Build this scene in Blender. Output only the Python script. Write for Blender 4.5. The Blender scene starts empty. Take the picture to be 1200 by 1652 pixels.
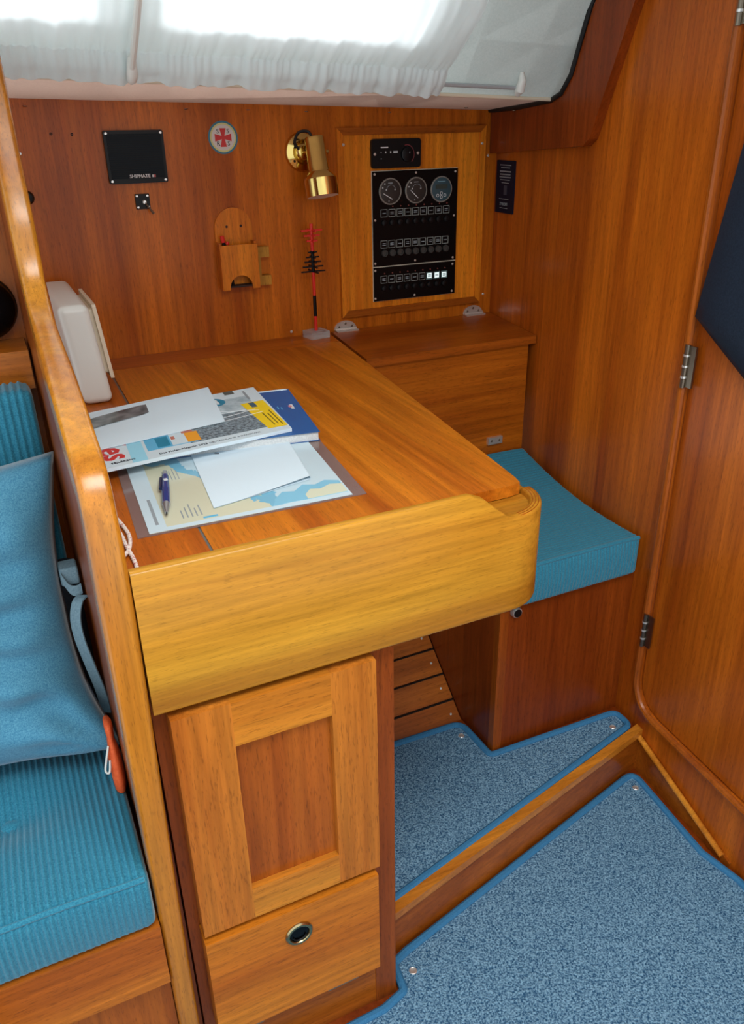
import bpy, bmesh, math, random
from mathutils import Vector, Matrix, noise
random.seed(7)
scn = bpy.context.scene
col = scn.collection
PI = math.pi

# ------------------------------------------------------------------ camera
cd = bpy.data.cameras.new('camera'); cam = bpy.data.objects.new('camera', cd); col.objects.link(cam)
Rw = ((0.90230526, -0.43074512, -0.01743145), (-0.20118323, -0.38497856, -0.90073127), (0.38127487, 0.81624148, -0.43402687))
M = Matrix(((Rw[0][0], -Rw[1][0], -Rw[2][0]), (Rw[0][1], -Rw[1][1], -Rw[2][1]), (Rw[0][2], -Rw[1][2], -Rw[2][2]))).to_4x4()
M.translation = (-0.08119362, -0.80557815, 0.44120912)
cam.matrix_world = M
cd.sensor_fit = 'HORIZONTAL'; cd.sensor_width = 36.0; cd.lens = 1290 / 1200 * 36
cd.clip_start = 0.02; cd.clip_end = 100
scn.camera = cam

# ------------------------------------------------------------------ world and light
w = bpy.data.worlds.new('overcast_sky'); scn.world = w; w.use_nodes = True
bg = w.node_tree.nodes['Background']; bg.inputs[0].default_value = (0.90, 0.97, 1.0, 1); bg.inputs[1].default_value = 1.15

def area(name, loc, target, sx, sy, power, c):
    l = bpy.data.lights.new(name, 'AREA'); l.shape = 'RECTANGLE'; l.size = sx; l.size_y = sy; l.energy = power; l.color = c
    o = bpy.data.objects.new(name, l); col.objects.link(o); o.location = loc
    o.rotation_euler = (Vector(target) - Vector(loc)).to_track_quat('-Z', 'Y').to_euler()
    return o
area('hatch_daylight', (0.25, -0.75, 1.35), (0.35, 0.1, -0.3), 0.8, 0.7, 20, (1.0, 0.97, 0.92))
area('window_daylight', (.50, 1.02, .86), (.5, .70, .62), .46, .22, 2.3, (.92, .98, 1.0))
area('window_daylight', (-.19, 1.02, .88), (-.19, .70, .64), .70, .22, 3.0, (.92, .98, 1.0))
scn.view_settings.view_transform = 'Standard'; scn.view_settings.look = 'None'
scn.view_settings.exposure = 0.38; scn.view_settings.gamma = 1.0
scn.view_settings.use_curve_mapping = False

# ------------------------------------------------------------------ materials
def lin(c):
    return tuple(((v / 255) / 12.92 if v / 255 <= .04045 else ((v / 255 + .055) / 1.055) ** 2.4) for v in c[:3]) + (1,)
MATS = {}
def base_mat(name, rgb, rough=.5, metal=0, spec=.5, coat=0, **kw):
    if name in MATS: return MATS[name]
    m = bpy.data.materials.new(name); m.use_nodes = True
    b = m.node_tree.nodes['Principled BSDF']
    b.inputs['Base Color'].default_value = lin(rgb); b.inputs['Roughness'].default_value = rough
    b.inputs['Metallic'].default_value = metal; b.inputs['Specular IOR Level'].default_value = spec
    b.inputs['Coat Weight'].default_value = coat; b.inputs['Coat Roughness'].default_value = .12
    for k, v in kw.items(): b.inputs[k.replace('_', ' ')].default_value = v
    MATS[name] = m; return m
class NT:
    def __init__(s, m): s.t = m.node_tree; s.b = s.t.nodes['Principled BSDF']
    def n(s, typ, **kw):
        x = s.t.nodes.new(typ)
        for k, v in kw.items():
            if hasattr(x, k): setattr(x, k, v)
            else: x.inputs[k].default_value = v
        return x
    def l(s, a, b): s.t.links.new(a, b)
def wood(name, light, dark, axis='z', rough=.30, coat=.06, band=1.0, pore=.32, dist=.6):
    """veneered, varnished timber; grain runs along axis"""
    if name in MATS: return MATS[name]
    light = (min(255, light[0] * 1.03), light[1] * 1.03, light[2] * .64); dark = (dark[0] * 1.0, dark[1] * .96, dark[2] * .55)
    m = base_mat(name, light, rough, spec=.22, coat=coat); t = NT(m)
    tc = t.n('ShaderNodeTexCoord')
    def mp(along, across):
        s = {'x': (along, across, across), 'y': (across, along, across), 'z': (across, across, along)}[axis]
        k = t.n('ShaderNodeMapping'); k.inputs['Scale'].default_value = s; t.l(tc.outputs['Object'], k.inputs[0]); return k
    a = t.n('ShaderNodeTexNoise', Scale=1, Detail=3, Roughness=.55, Distortion=dist); t.l(mp(.7, 13 * band).outputs[0], a.inputs['Vector'])
    f = t.n('ShaderNodeTexNoise', Scale=1, Detail=4, Roughness=.6, Distortion=.2); t.l(mp(5, 120).outputs[0], f.inputs['Vector'])
    p = t.n('ShaderNodeTexNoise', Scale=1, Detail=2, Roughness=.5); t.l(mp(60, 650).outputs[0], p.inputs['Vector'])
    ra = t.n('ShaderNodeValToRGB'); ra.color_ramp.elements[0].position = .3; ra.color_ramp.elements[1].position = .7
    ra.color_ramp.elements[0].color = lin(dark); ra.color_ramp.elements[1].color = lin(light); t.l(a.outputs[0], ra.inputs[0])
    rf = t.n('ShaderNodeMapRange'); rf.inputs[1].default_value = .3; rf.inputs[2].default_value = .7; rf.inputs[3].default_value = .72; rf.inputs[4].default_value = 1.14; t.l(f.outputs[0], rf.inputs[0])
    rp = t.n('ShaderNodeMapRange'); rp.inputs[1].default_value = .33; rp.inputs[2].default_value = .42; rp.inputs[3].default_value = 1 - pore; rp.inputs[4].default_value = 1; t.l(p.outputs[0], rp.inputs[0])
    mu = t.n('ShaderNodeMath', operation='MULTIPLY'); t.l(rf.outputs[0], mu.inputs[0]); t.l(rp.outputs[0], mu.inputs[1])
    mx = t.n('ShaderNodeMix', data_type='RGBA', blend_type='MULTIPLY'); mx.inputs[0].default_value = 1
    t.l(ra.outputs[0], mx.inputs[6]); t.l(mu.outputs[0], mx.inputs[7]); t.l(mx.outputs[2], t.b.inputs['Base Color'])
    bu = t.n('ShaderNodeBump', Strength=.12, Distance=.0006); t.l(mu.outputs[0], bu.inputs['Height']); t.l(bu.outputs[0], t.b.inputs['Normal'])
    return m
def speckle(name, c1, c2, scale, rough=.9, bump=.4, dist=.002, detail=3, lo=.35, hi=.65):
    if name in MATS: return MATS[name]
    m = base_mat(name, c1, rough, spec=.2); t = NT(m)
    tc = t.n('ShaderNodeTexCoord'); a = t.n('ShaderNodeTexNoise', Scale=scale, Detail=detail, Roughness=.7); t.l(tc.outputs['Object'], a.inputs['Vector'])
    r = t.n('ShaderNodeValToRGB'); r.color_ramp.elements[0].position = lo; r.color_ramp.elements[1].position = hi
    r.color_ramp.elements[0].color = lin(c1); r.color_ramp.elements[1].color = lin(c2)
    t.l(a.outputs[0], r.inputs[0]); t.l(r.outputs[0], t.b.inputs['Base Color'])
    b = t.n('ShaderNodeBump', Strength=bump, Distance=dist); t.l(a.outputs[0], b.inputs['Height']); t.l(b.outputs[0], t.b.inputs['Normal'])
    return m

W_WALL = wood('mahogany_wall', (202, 110, 40), (158, 78, 24), 'z', band=.9)
W_HATCH = wood('mahogany_hatch', (226, 136, 54), (192, 104, 36), 'z', band=1.6)
W_BULK = wood('mahogany_bulkhead', (194, 100, 36), (150, 68, 22), 'z', band=.8)
W_DOOR = wood('mahogany_door', (188, 98, 36), (148, 68, 23), 'z', band=.7)
W_TRIM = wood('mahogany_trim', (146, 64, 28), (112, 46, 20), 'z')
W_TRIMX = wood('mahogany_trim_long', (170, 92, 38), (132, 64, 24), 'x')
W_BEAD = wood('bead_wood', (166, 88, 40), (136, 64, 26), 'z')
W_NOSE = wood('nosing_wood', (206, 134, 70), (176, 104, 48), 'x', coat=.5)
W_DESK = wood('teak_table', (200, 118, 44), (164, 84, 26), 'y', band=1.2)
W_STRIP = wood('teak_table_strip', (184, 98, 36), (150, 70, 24), 'y')
W_BOARD = wood('teak_front_board', (194, 141, 70), (163, 107, 46), 'x', band=1.0, pore=.24)
W_DIV = wood('teak_divider', (192, 128, 58), (164, 98, 38), 'z', band=1.0, rough=.24, coat=.6)
W_CABV = wood('cabinet_stile', (190, 118, 66), (166, 94, 48), 'z', band=1.4)
W_CABH = wood('cabinet_rail', (200, 132, 70), (176, 106, 50), 'x', band=1.4)
W_CABP = wood('cabinet_panel', (168, 92, 46), (146, 74, 34), 'z', band=1.2)
W_CABF = wood('cabinet_frame', (146, 74, 38), (122, 56, 26), 'z')
W_LOCK = wood('locker_wood', (182, 98, 34), (146, 70, 22), 'x', band=1.3)
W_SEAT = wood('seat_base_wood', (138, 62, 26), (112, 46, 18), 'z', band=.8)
W_SLAT = wood('slat_wood', (168, 92, 48), (138, 68, 34), 'x', band=1.0)
W_SOFA = wood('sofa_rail_wood', (184, 106, 50), (156, 82, 34), 'x')
W_PALE = wood('pale_wood', (188, 138, 84), (164, 112, 62), 'z', rough=.6, coat=0)
DARKGAP = base_mat('dark_gap', (40, 20, 10), .7)  # shade of the gaps put into the colour
BLACK = base_mat('black_plastic', (9, 11, 14), .4, spec=.25)
BLACKG = base_mat('black_gloss_plate', (5, 7, 9), .2, spec=.18)
RUBBER = base_mat('black_rubber', (12, 12, 13), .6)
STEEL = base_mat('polished_steel', (224, 224, 220), .28, metal=.75)
DARKSTEEL = base_mat('aged_nickel', (128, 118, 104), .35, metal=1)
BRASS = base_mat('polished_brass', (212, 186, 112), .13, metal=1)
WHITEPL = base_mat('white_plastic', (226, 228, 222), .35)
CREAM = base_mat('cream_plastic', (222, 208, 184), .45)
PAPER = base_mat('white_paper', (212, 230, 240), .75, spec=.2)
PRINTW = base_mat('magazine_white', (206, 224, 232), .4)
PRINTBK = base_mat('print_dark', (52, 60, 70), .6)
PRINTGR = base_mat('print_grey', (140, 150, 156), .6)
PRINTWH = base_mat('print_white', (214, 218, 220), .6)
RED = base_mat('print_red', (200, 44, 44), .5)
ORANGEP = base_mat('print_orange', (236, 160, 40), .5)
YELLOW = base_mat('print_yellow', (240, 205, 30), .5)
CYAN = base_mat('print_cyan', (90, 176, 214), .5)
TEALP = base_mat('print_teal', (20, 128, 160), .5)
BLUECOV = base_mat('blue_cover', (24, 92, 158), .4)
REDPL = base_mat('red_plastic', (214, 40, 28), .4)
GREYPR = base_mat('panel_print', (146, 154, 150), .6)
VINYL = speckle('white_vinyl_liner', (196, 204, 202), (206, 212, 210), 260, .6, .08, .0006)
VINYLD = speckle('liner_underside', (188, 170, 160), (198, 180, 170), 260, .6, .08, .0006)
CARPET = speckle('blue_carpet_pile', (30, 78, 116), (138, 182, 210), 300, .95, 1.0, .004, 2, .37, .65)
BINDING = speckle('carpet_binding', (44, 104, 148), (64, 124, 164), 500, .85, .5, .001)
CORD = speckle('teal_corduroy', (28, 104, 132), (58, 136, 160), 420, .85, .25, .0006)
NAVY = speckle('navy_canvas', (24, 36, 50), (34, 48, 64), 300, .55, .2, .0006)
DENIM = speckle('blue_woven_cotton', (54, 114, 146), (90, 150, 176), 520, .9, .3, .0006)
GREYCAN = speckle('grey_canvas', (104, 132, 146), (128, 154, 166), 380, .85, .2, .0005)
BAGBLK = speckle('black_nylon', (16, 20, 26), (26, 32, 38), 300, .7, .2, .0005)
ORANGE = speckle('orange_nylon', (214, 84, 40), (230, 104, 56), 200, .6, .15, .001)
W_DIV.node_tree.nodes['Principled BSDF'].inputs['Coat Roughness'].default_value = .24
for m_ in (CORD, DENIM):
    m_.node_tree.nodes['Principled BSDF'].inputs['Sheen Weight'].default_value = .35
    m_.node_tree.nodes['Principled BSDF'].inputs['Sheen Roughness'].default_value = .4

# ------------------------------------------------------------------ mesh helpers
def B(): return bmesh.new()
def link(name, bm, mat, parent=None, smooth=False, sharp=35):
    me = bpy.data.meshes.new(name)
    bmesh.ops.recalc_face_normals(bm, faces=bm.faces)
    if parent is not None:
        r = parent
        while r.parent: r = r.parent
        bm.transform(Matrix.Translation(-r.location))
    bm.to_mesh(me); bm.free(); me.materials.append(mat)
    o = bpy.data.objects.new(name, me); col.objects.link(o)
    if parent is not None: o.parent = parent
    if smooth:
        for p in me.polygons: p.use_smooth = True
        try: me.set_sharp_from_angle(angle=math.radians(sharp))
        except Exception: pass
    return o
def empty(name, loc):
    o = bpy.data.objects.new(name, None); col.objects.link(o); o.location = loc; o.empty_display_size = .05; return o
def tag(o, label, cat=None, group=None, kind=None):
    o['label'] = label
    if cat: o['category'] = cat
    if group: o['group'] = group
    if kind: o['kind'] = kind
    return o
def thing(name, loc, label, cat, group=None): return tag(empty(name, loc), label, cat, group)
def struct(name, bm, mat, label, smooth=False):
    o = link(name, bm, mat, None, smooth); o['kind'] = 'structure'; o['label'] = label; return o
def hexa(bm, a, b):
    """8 corners: a = 4 bottom corners in order, b = 4 top"""
    va = [bm.verts.new(p) for p in a]; vb = [bm.verts.new(p) for p in b]
    n = len(va); bm.faces.new(va[::-1]); bm.faces.new(vb)
    for i in range(n): bm.faces.new((va[i], va[(i + 1) % n], vb[(i + 1) % n], vb[i]))
    return va + vb
def bevel(bm, w, seg=2):
    if w > 0:
        bmesh.ops.bevel(bm, geom=[e for e in bm.edges if len(e.link_faces) == 2 and e.calc_face_angle(0) > .5], offset=w, segments=seg, profile=.6, affect='EDGES', clamp_overlap=True)
def box(x0, x1, y0, y1, z0, z1, bv=0, seg=2, bm=None):
    t = B(); hexa(t, [(x0, y0, z0), (x1, y0, z0), (x1, y1, z0), (x0, y1, z0)], [(x0, y0, z1), (x1, y0, z1), (x1, y1, z1), (x0, y1, z1)])
    bevel(t, bv, seg); return merge(bm, t)
def merge(bm, t):
    if bm is None: return t
    me = bpy.data.meshes.new('tmp'); t.to_mesh(me); t.free(); bm.from_mesh(me); bpy.data.meshes.remove(me); return bm
def prism(poly, z0, z1, bv=0, seg=2, f=None, bm=None):
    """polygon (a,b) extruded along third axis; f maps (a,b,c)->xyz"""
    f = f or (lambda a, b, c: (a, b, c)); t = B()
    hexa(t, [f(a, b, z0) for a, b in poly], [f(a, b, z1) for a, b in poly]); bevel(t, bv, seg); return merge(bm, t)
XZ = lambda a, b, c: (a, c, b)
YZ = lambda a, b, c: (c, a, b)
def arc(cx, cy, r, a0, a1, n=8): return [(cx + r * math.cos(math.radians(a0 + (a1 - a0) * i / n)), cy + r * math.sin(math.radians(a0 + (a1 - a0) * i / n))) for i in range(n + 1)]
def fillet(poly, r, n=6):
    out = []; N = len(poly)
    rr = r if isinstance(r, (list, tuple)) else [r] * N
    for i in range(N):
        p = Vector(poly[i]); a = Vector(poly[i - 1]); c = Vector(poly[(i + 1) % N]); ra = rr[i]
        if ra <= 0: out.append(tuple(p)); continue
        u = (a - p).normalized(); v = (c - p).normalized(); ang = u.angle(v); d = ra / math.tan(ang / 2)
        d = min(d, (a - p).length * .49, (c - p).length * .49)
        s = p + u * d; e = p + v * d
        for k in range(n + 1):
            t = k / n; q = s * (1 - t) ** 2 + p * 2 * t * (1 - t) + e * t * t; out.append(tuple(q))
    return out
def rrect(x0, x1, y0, y1, r, n=5): return fillet([(x0, y0), (x1, y0), (x1, y1), (x0, y1)], r, n)
def tube(path, r, n=8, closed=False, bm=None, caps=True):
    bm = bm or B(); P = [Vector(p) for p in path]; N = len(P); rings = []
    up = None
    for i in range(N):
        if closed: d = P[(i + 1) % N] - P[i - 1]
        else: d = P[min(i + 1, N - 1)] - P[max(i - 1, 0)]
        d.normalize()
        if up is None: up = d.orthogonal().normalized()
        up = (up - d * up.dot(d)).normalized(); sd = d.cross(up)
        ri = r[i] if isinstance(r, (list, tuple)) else r
        rings.append([bm.verts.new(P[i] + (up * math.cos(2 * PI * k / n) + sd * math.sin(2 * PI * k / n)) * ri) for k in range(n)])
    for i in range(N if closed else N - 1):
        a, b = rings[i], rings[(i + 1) % N]
        off = 0
        if closed and i == N - 1: off = min(range(n), key=lambda o: sum((a[k].co - b[(k + o) % n].co).length for k in range(n)))
        for k in range(n): bm.faces.new((a[k], a[(k + 1) % n], b[(k + 1 + off) % n], b[(k + off) % n]))
    if caps and not closed: bm.faces.new(rings[0][::-1]); bm.faces.new(rings[-1])
    return bm
def lathe(prof, o, d, n=24, bm=None, caps=True):
    """prof: list of (radius, height) along direction d from origin o"""
    bm = bm or B(); o = Vector(o); d = Vector(d).normalized(); u = d.orthogonal().normalized(); v = d.cross(u); rings = []
    for r, h in prof:
        rings.append([bm.verts.new(o + d * h + (u * math.cos(2 * PI * k / n) + v * math.sin(2 * PI * k / n)) * r) for k in range(n)])
    for a, b in zip(rings, rings[1:]):
        for k in range(n): bm.faces.new((a[k], a[(k + 1) % n], b[(k + 1) % n], b[k]))
    if caps: bm.faces.new(rings[0][::-1]); bm.faces.new(rings[-1])
    return bm
def ring(ro, ri, o, d, t, n=32): return lathe([(ri, 0), (ro, 0), (ro, t * .7), ((ro * .7 + ri * .3), t), (ri, t), (ri, 0)], o, d, n, caps=False)
def rbox(x0, x1, y0, y1, z0, z1, r, n, fn=None):
    """box with rounded edges built from fine grids; fn(p, normal, unit coords) moves points"""
    c = Vector(((x0 + x1) / 2, (y0 + y1) / 2, (z0 + z1) / 2)); h = Vector(((x1 - x0) / 2, (y1 - y0) / 2, (z1 - z0) / 2)); bm = B()
    def axis_pts(hh, k):
        # denser near the rounded ends
        inner = [-(hh - r) + 2 * (hh - r) * i / k for i in range(k + 1)]
        e = [hh - r + r * math.tan(PI / 4 * j / 4) for j in range(1, 5)]
        return [-v for v in e[::-1]] + inner + e
    ax = [axis_pts(h[i], n[i]) for i in range(3)]
    for a in range(3):
        u, v = (a + 1) % 3, (a + 2) % 3
        for s in (-1, 1):
            g = []
            for pu in ax[u]:
                row = []
                for pv in ax[v]:
                    p = Vector((0, 0, 0)); p[a] = s * h[a]; p[u] = pu; p[v] = pv
                    q = Vector([max(-(h[i] - r), min(h[i] - r, p[i])) for i in range(3)])
                    nn = (p - q).normalized(); w_ = q + nn * r
                    un = Vector([w_[i] / h[i] for i in range(3)])
                    P = c + w_
                    if fn: P = fn(P, nn, un)
                    row.append(bm.verts.new(P))
                g.append(row)
            for i in range(len(g) - 1):
                for j in range(len(g[0]) - 1):
                    f = (g[i][j], g[i + 1][j], g[i + 1][j + 1], g[i][j + 1]); bm.faces.new(f if s > 0 else f[::-1])
    bmesh.ops.remove_doubles(bm, verts=bm.verts, dist=1e-5); return bm
def text(s, size, o, right, up, mat, parent, name='lettering', depth=.0003, align='CENTER', bold=0):
    cu = bpy.data.curves.new('t', 'FONT'); cu.body = s; cu.size = size; cu.align_x = align; cu.align_y = 'CENTER'; cu.extrude = depth; cu.offset = bold; cu.resolution_u = 2
    t = bpy.data.objects.new('t', cu); col.objects.link(t)
    dg = bpy.context.evaluated_depsgraph_get(); me = bpy.data.meshes.new_from_object(t.evaluated_get(dg))
    bpy.data.objects.remove(t); bpy.data.curves.remove(cu)
    r = Vector(right).normalized(); u = Vector(up); u = (u - r * u.dot(r)).normalized(); n = r.cross(u)
    bm = B(); bm.from_mesh(me); bpy.data.meshes.remove(me)
    mx = Matrix(((r.x, u.x, n.x, o[0]), (r.y, u.y, n.y, o[1]), (r.z, u.z, n.z, o[2]), (0, 0, 0, 1))); bm.transform(mx)
    return link(name, bm, mat, parent)
def inst(src, loc_delta, parent, name=None):
    o = src.copy(); col.objects.link(o); o.parent = parent; o.location = src.location + Vector(loc_delta)
    if name: o.name = name
    return o
def screw_bm(o, d, r=.0028, h=.0012): return lathe([(r, 0), (r, h * .4), (r * .7, h), (r * .25, h), (r * .2, h * .5)], o, d, 10)

# ------------------------------------------------------------------ dimensions
YW = 1.112                     # back wall
K = .095
def BX(y): return 1.192 - K * (YW - y)      # bulkhead surface x at depth y
ZL, ZU, ZD = -.969, -.863, -.035            # lower sole, upper sole, table top
def zf(x): return .531 - .0362 * x          # lower edge of the cabin side
def zw(x): return .504 - .0264 * x          # top of the back wall
def CP(x, t, off=0): return Vector((x, .823 - .132 * t - off * .793, zf(x) + .172 * t - off * .609))

# ================================================================== SETTING
# soles
struct('floor', box(-.9, 1.6, -1.6, 1.1, ZL - .03, ZL), W_SEAT, 'dark wooden cabin sole under the large blue carpet')
SA, SB = Vector((.335, .080)), Vector((1.118, .267))        # step line in plan
poly = [(SA.x, SA.y + .012), (SB.x, SB.y + .012), (1.15, .60), (.335, .60)]
struct('floor_upper', prism(poly, ZL, ZU), W_SEAT, 'raised wooden sole beside the seat, under the small blue carpet')
sd = (SB - SA).normalized(); sn = Vector((sd.y, -sd.x))
def along(a, b, off0, off1): return [tuple(a + sn * off0), tuple(b + sn * off0), tuple(b + sn * off1), tuple(a + sn * off1)]
tr = tag(empty('trim_step', (SA.x, SA.y, ZL)), 'varnished wooden step edging running diagonally between the two blue carpets', kind='structure')
link('riser', prism(along(SA, SB, 0, -.014), ZL, ZU + .004, .001), W_TRIMX, tr)
link('nosing', prism(along(SA, SB, .004, -.017), ZU - .006, ZU + .012, .005, 3), W_NOSE, tr, True)
# cleat at foot of bulkhead
cl = tag(empty('trim_cleat', (1.09, 0, ZL)), 'thin wooden cleat sloping along the foot of the right bulkhead', kind='structure')
p0, p1 = (.265, -.868), (-.03, -.948)
bm = B(); hexa(bm, [(BX(.265) - .006, .265, ZL), (BX(.265), .265, ZL), (BX(-.05), -.05, ZL), (BX(-.05) - .006, -.05, ZL)], [(BX(.265) - .006, .265, -.872), (BX(.265), .265, -.872), (BX(-.05), -.05, -.953), (BX(-.05) - .006, -.05, -.953)])
link('cleat_board', bm, W_TRIMX, cl)
link('round_bead', tube([(BX(.262) - .008, .262, -.870), (BX(-.03) - .008, -.03, -.950)], .0065, 10), W_NOSE, cl, True)

# back wall
wb = struct('wall_back', box(-.9, 1.25, YW, YW + .03, -.3, .62), W_WALL, 'varnished mahogany panelling behind the chart table')
sc0 = None
for (x, z) in [(1.1657, .3685), (1.1683, .0168), (.599, -.0229), (.0394, .4042)]:
    bm = screw_bm((0, 0, 0), (0, -1, 0), .0035, .0016)
    if sc0 is None: sc0 = link('screw', bm, STEEL, None, True); o = sc0
    else: bm.free(); o = sc0.copy(); col.objects.link(o)
    o.parent = wb; o.location = (x, YW, z)
for (x, z) in [(.1056, .4394), (.1465, .4375)]:
    link('screw_hole', lathe([(.003, -.002), (.003, .0004), (.0008, .0004), (.0008, -.002)], (x, YW, z), (0, -1, 0), 10), DARKGAP, wb)
# cabin side (deckhouse) with window opening, liner strip under the side deck
wx0, wx1, wt0, wt1 = .275, .735, .55, 1.85
vx0, vx1 = -.55, .165
bm = B()
xs = [-.9, vx0, -.2, vx1, wx0, .4, .6, wx1, .9, 1.05, 1.21]; ts = [0, wt0, 1.0, wt1, 2.25]
V = {}
for i, x in enumerate(xs):
    for j, t in enumerate(ts): V[i, j] = bm.verts.new(CP(x, t))
for i in range(len(xs) - 1):
    for j in range(len(ts) - 1):
        if (wx0 <= xs[i] < wx1 or vx0 <= xs[i] < vx1) and wt0 <= ts[j] < wt1: continue
        bm.faces.new((V[i, j], V[i + 1, j], V[i + 1, j + 1], V[i, j + 1]))
bmesh.ops.solidify(bm, geom=list(bm.faces), thickness=-.03)
wu = struct('wall_upper', bm, VINYL, 'white vinyl lined cabin side sloping inward above the panelling')
bm = B()
for a, b in zip(xs, xs[1:]):
    pass
rows = [[bm.verts.new((x, .823, zf(x))) for x in xs], [bm.verts.new((x, YW + .02, zw(x))) for x in xs]]
for i in range(len(xs) - 1): bm.faces.new((rows[0][i], rows[0][i + 1], rows[1][i + 1], rows[1][i]))
bmesh.ops.solidify(bm, geom=list(bm.faces), thickness=.012)
st = struct('trim_liner', bm, VINYLD, 'pale vinyl strip under the side deck between curtain and panelling')
bm = B()
for x in (-.9, 1.21): pass
link('edge_strip', tube([(x, .822, zf(x) - .001) for x in xs], .004, 8), CREAM, st, True)
for (x, f) in [(.065, .96), (.385, .93), (.52, .9), (.66, .93), (.98, .35), (.86, .85), (1.13, .45)]:
    y = .823 + (YW - .823) * f; z = zf(x) + (zw(x) - zf(x)) * f - .0125
    link('screw', screw_bm((x, y, z), (0, 0, -1), .0042, .002), DARKSTEEL, st, True)
# window
gm = base_mat('window_glass', (235, 245, 248), .02, Transmission_Weight=1.0, IOR=1.02, Alpha=.25)
for wn, wa, wb_, wlab in (('window_1', wx0, wx1, 'cabin side window behind the right half of the white curtain'), ('window_2', vx0, vx1, 'cabin side window behind the left half of the white curtain')):
    wi = tag(empty(wn, ((wa + wb_) / 2, .75, .6)), wlab, kind='structure')
    fr = [CP(wa, wt0, 0), CP(wb_, wt0, 0), CP(wb_, wt1, 0), CP(wa, wt1, 0)]
    link('window_frame', tube([p for p in fr], .008, 8, closed=True), WHITEPL, wi)
    bm = B(); hexa(bm, [p + Vector((0, .018, .014)) for p in fr], [p + Vector((0, .021, .016)) for p in fr]); link('pane', bm, gm, wi)
# deckhead above
struct('ceiling', box(-.9, 1.3, -.25, .62, zf(.5) + .172 * 2.0 + .02, zf(.5) + .172 * 2.0 + .05), VINYL, 'white lined deckhead over the chart table')

# right bulkhead with door opening
DY, DZ = .300, -.800
def bulk(poly, t0, t1, mat, name, parent=None, bv=0, smooth=False):
    bm = prism(poly, t0, t1, bv, 2, lambda a, b, c: (BX(a) - c, a, b)); return link(name, bm, mat, parent, smooth)
corner = fillet([(DY, 1.05), (DY, DZ), (-1.3, DZ)], [0, .085, 0], 10)
wall_poly = [(YW + .02, ZL), (YW + .02, 1.05)] + corner + [(-1.3, ZL)]
wr = bulk(wall_poly, -.03, 0, W_BULK, 'wall_right'); wr['kind'] = 'structure'; wr['label'] = 'mahogany bulkhead on the right with vertical grain'
dpoly = fillet([(DY - .006, 1.05), (DY - .006, DZ + .006), (-1.3, DZ + .006)], [0, .08, 0], 10) + [(-1.3, 1.05)]
dr = tag(empty('door_1', (BX(.0), .0, DZ)), 'tall mahogany door with rounded lower corner in the right bulkhead', kind='structure')
bulk(dpoly, -.028, -.006, W_DOOR, 'door_leaf', dr)
path = [Vector((BX(a) - .004, a, b)) for a, b in fillet([(DY + .004, 1.05), (DY + .004, DZ - .004), (-1.3, DZ - .004)], [0, .09, 0], 14)]
bd = link('trim_door', tube(path, .0085, 10), W_BEAD, None, True); bd['kind'] = 'structure'; bd['label'] = 'rounded wooden bead framing the right-hand door opening'
for zc in (.016, -.590, .62):
    h = link('hinge', tube([(BX(DY) - .011, DY - .002, zc - .042), (BX(DY) - .011, DY - .002, zc + .042)], .005, 10), DARKSTEEL, dr, True)
    link('leaf', box(BX(DY - .01) - .0085, BX(DY - .01) - .004, DY - .022, DY - .002, zc - .040, zc + .040, .001), DARKSTEEL, h)
    for q in (-.021, 0, .021): link('knuckle_ring', tube([(BX(DY) - .011, DY - .002, zc + q - .002), (BX(DY) - .011, DY - .002, zc + q + .002)], .0058, 10), STEEL, h, True)

# wooden trim on the bulkhead round the end of the cabin side, with black edging
tp = [(1.105, .474), (1.105, .374), (.690, .394), (.640, .430), (.40, .95), (.49, .95), (.6, .80)]
edge = [(1.112, .4745), (.98, .4775), (.825, .4885), (.785, .501), (.752, .535), (.70, .655), (.60, .80), (.48, 1.0)]
tp = [(1.108, .374), (.690, .396), (.668, .410), (.560, .645), (.37, 1.02), (.46, 1.02), (.585, .80), (.695, .648), (.748, .530), (.782, .497), (.825, .4835), (.98, .4725), (1.108, .469)]
tt = bulk(tp, -.001, .024, W_TRIM, 'trim_bulkhead', None, .006); tt['kind'] = 'structure'; tt['label'] = 'dark mahogany angled trim on the bulkhead under the cabin side liner'
te = link('trim_edging', tube([Vector((BX(a) - .026, a, b - .0015)) for a, b in edge], .0055, 8), RUBBER, None, True)
te['kind'] = 'structure'; te['label'] = 'black rubber edging between white liner and mahogany trim'

# hull ceiling slats under the table
hs = tag(empty('wall_hull', (.55, .49, -.87)), 'sloping hull side under the table clad with wooden slats', kind='structure')
ss = Vector((0, .7600, .6500)); ns = Vector((0, -.65, .76))
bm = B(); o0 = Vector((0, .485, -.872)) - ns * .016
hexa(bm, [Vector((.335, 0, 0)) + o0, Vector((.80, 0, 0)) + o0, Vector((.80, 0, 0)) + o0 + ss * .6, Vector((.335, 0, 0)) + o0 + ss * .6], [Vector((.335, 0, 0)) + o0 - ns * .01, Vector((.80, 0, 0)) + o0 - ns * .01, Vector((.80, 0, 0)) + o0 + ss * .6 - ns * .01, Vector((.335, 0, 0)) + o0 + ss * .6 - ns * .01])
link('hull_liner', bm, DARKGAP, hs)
for i in range(8):
    a = .004 + i * .066; b = a + .060; q = Vector((0, .485, -.872))
    bm = B(); c_ = lambda x, s, n_: Vector((x, 0, 0)) + q + ss * s + ns * n_
    hexa(bm, [c_(.337, a, -.014), c_(.755, a, -.014), c_(.755, b, -.014), c_(.337, b, -.014)], [c_(.337, a, 0), c_(.755, a, 0), c_(.755, b, 0), c_(.337, b, 0)]); bevel(bm, .002)
    s_ = link('slat', bm, W_SLAT, hs)
    link('screw', screw_bm(c_(.735, (a + b) / 2, 0), ns, .003, .001), STEEL, s_, True)

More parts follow.
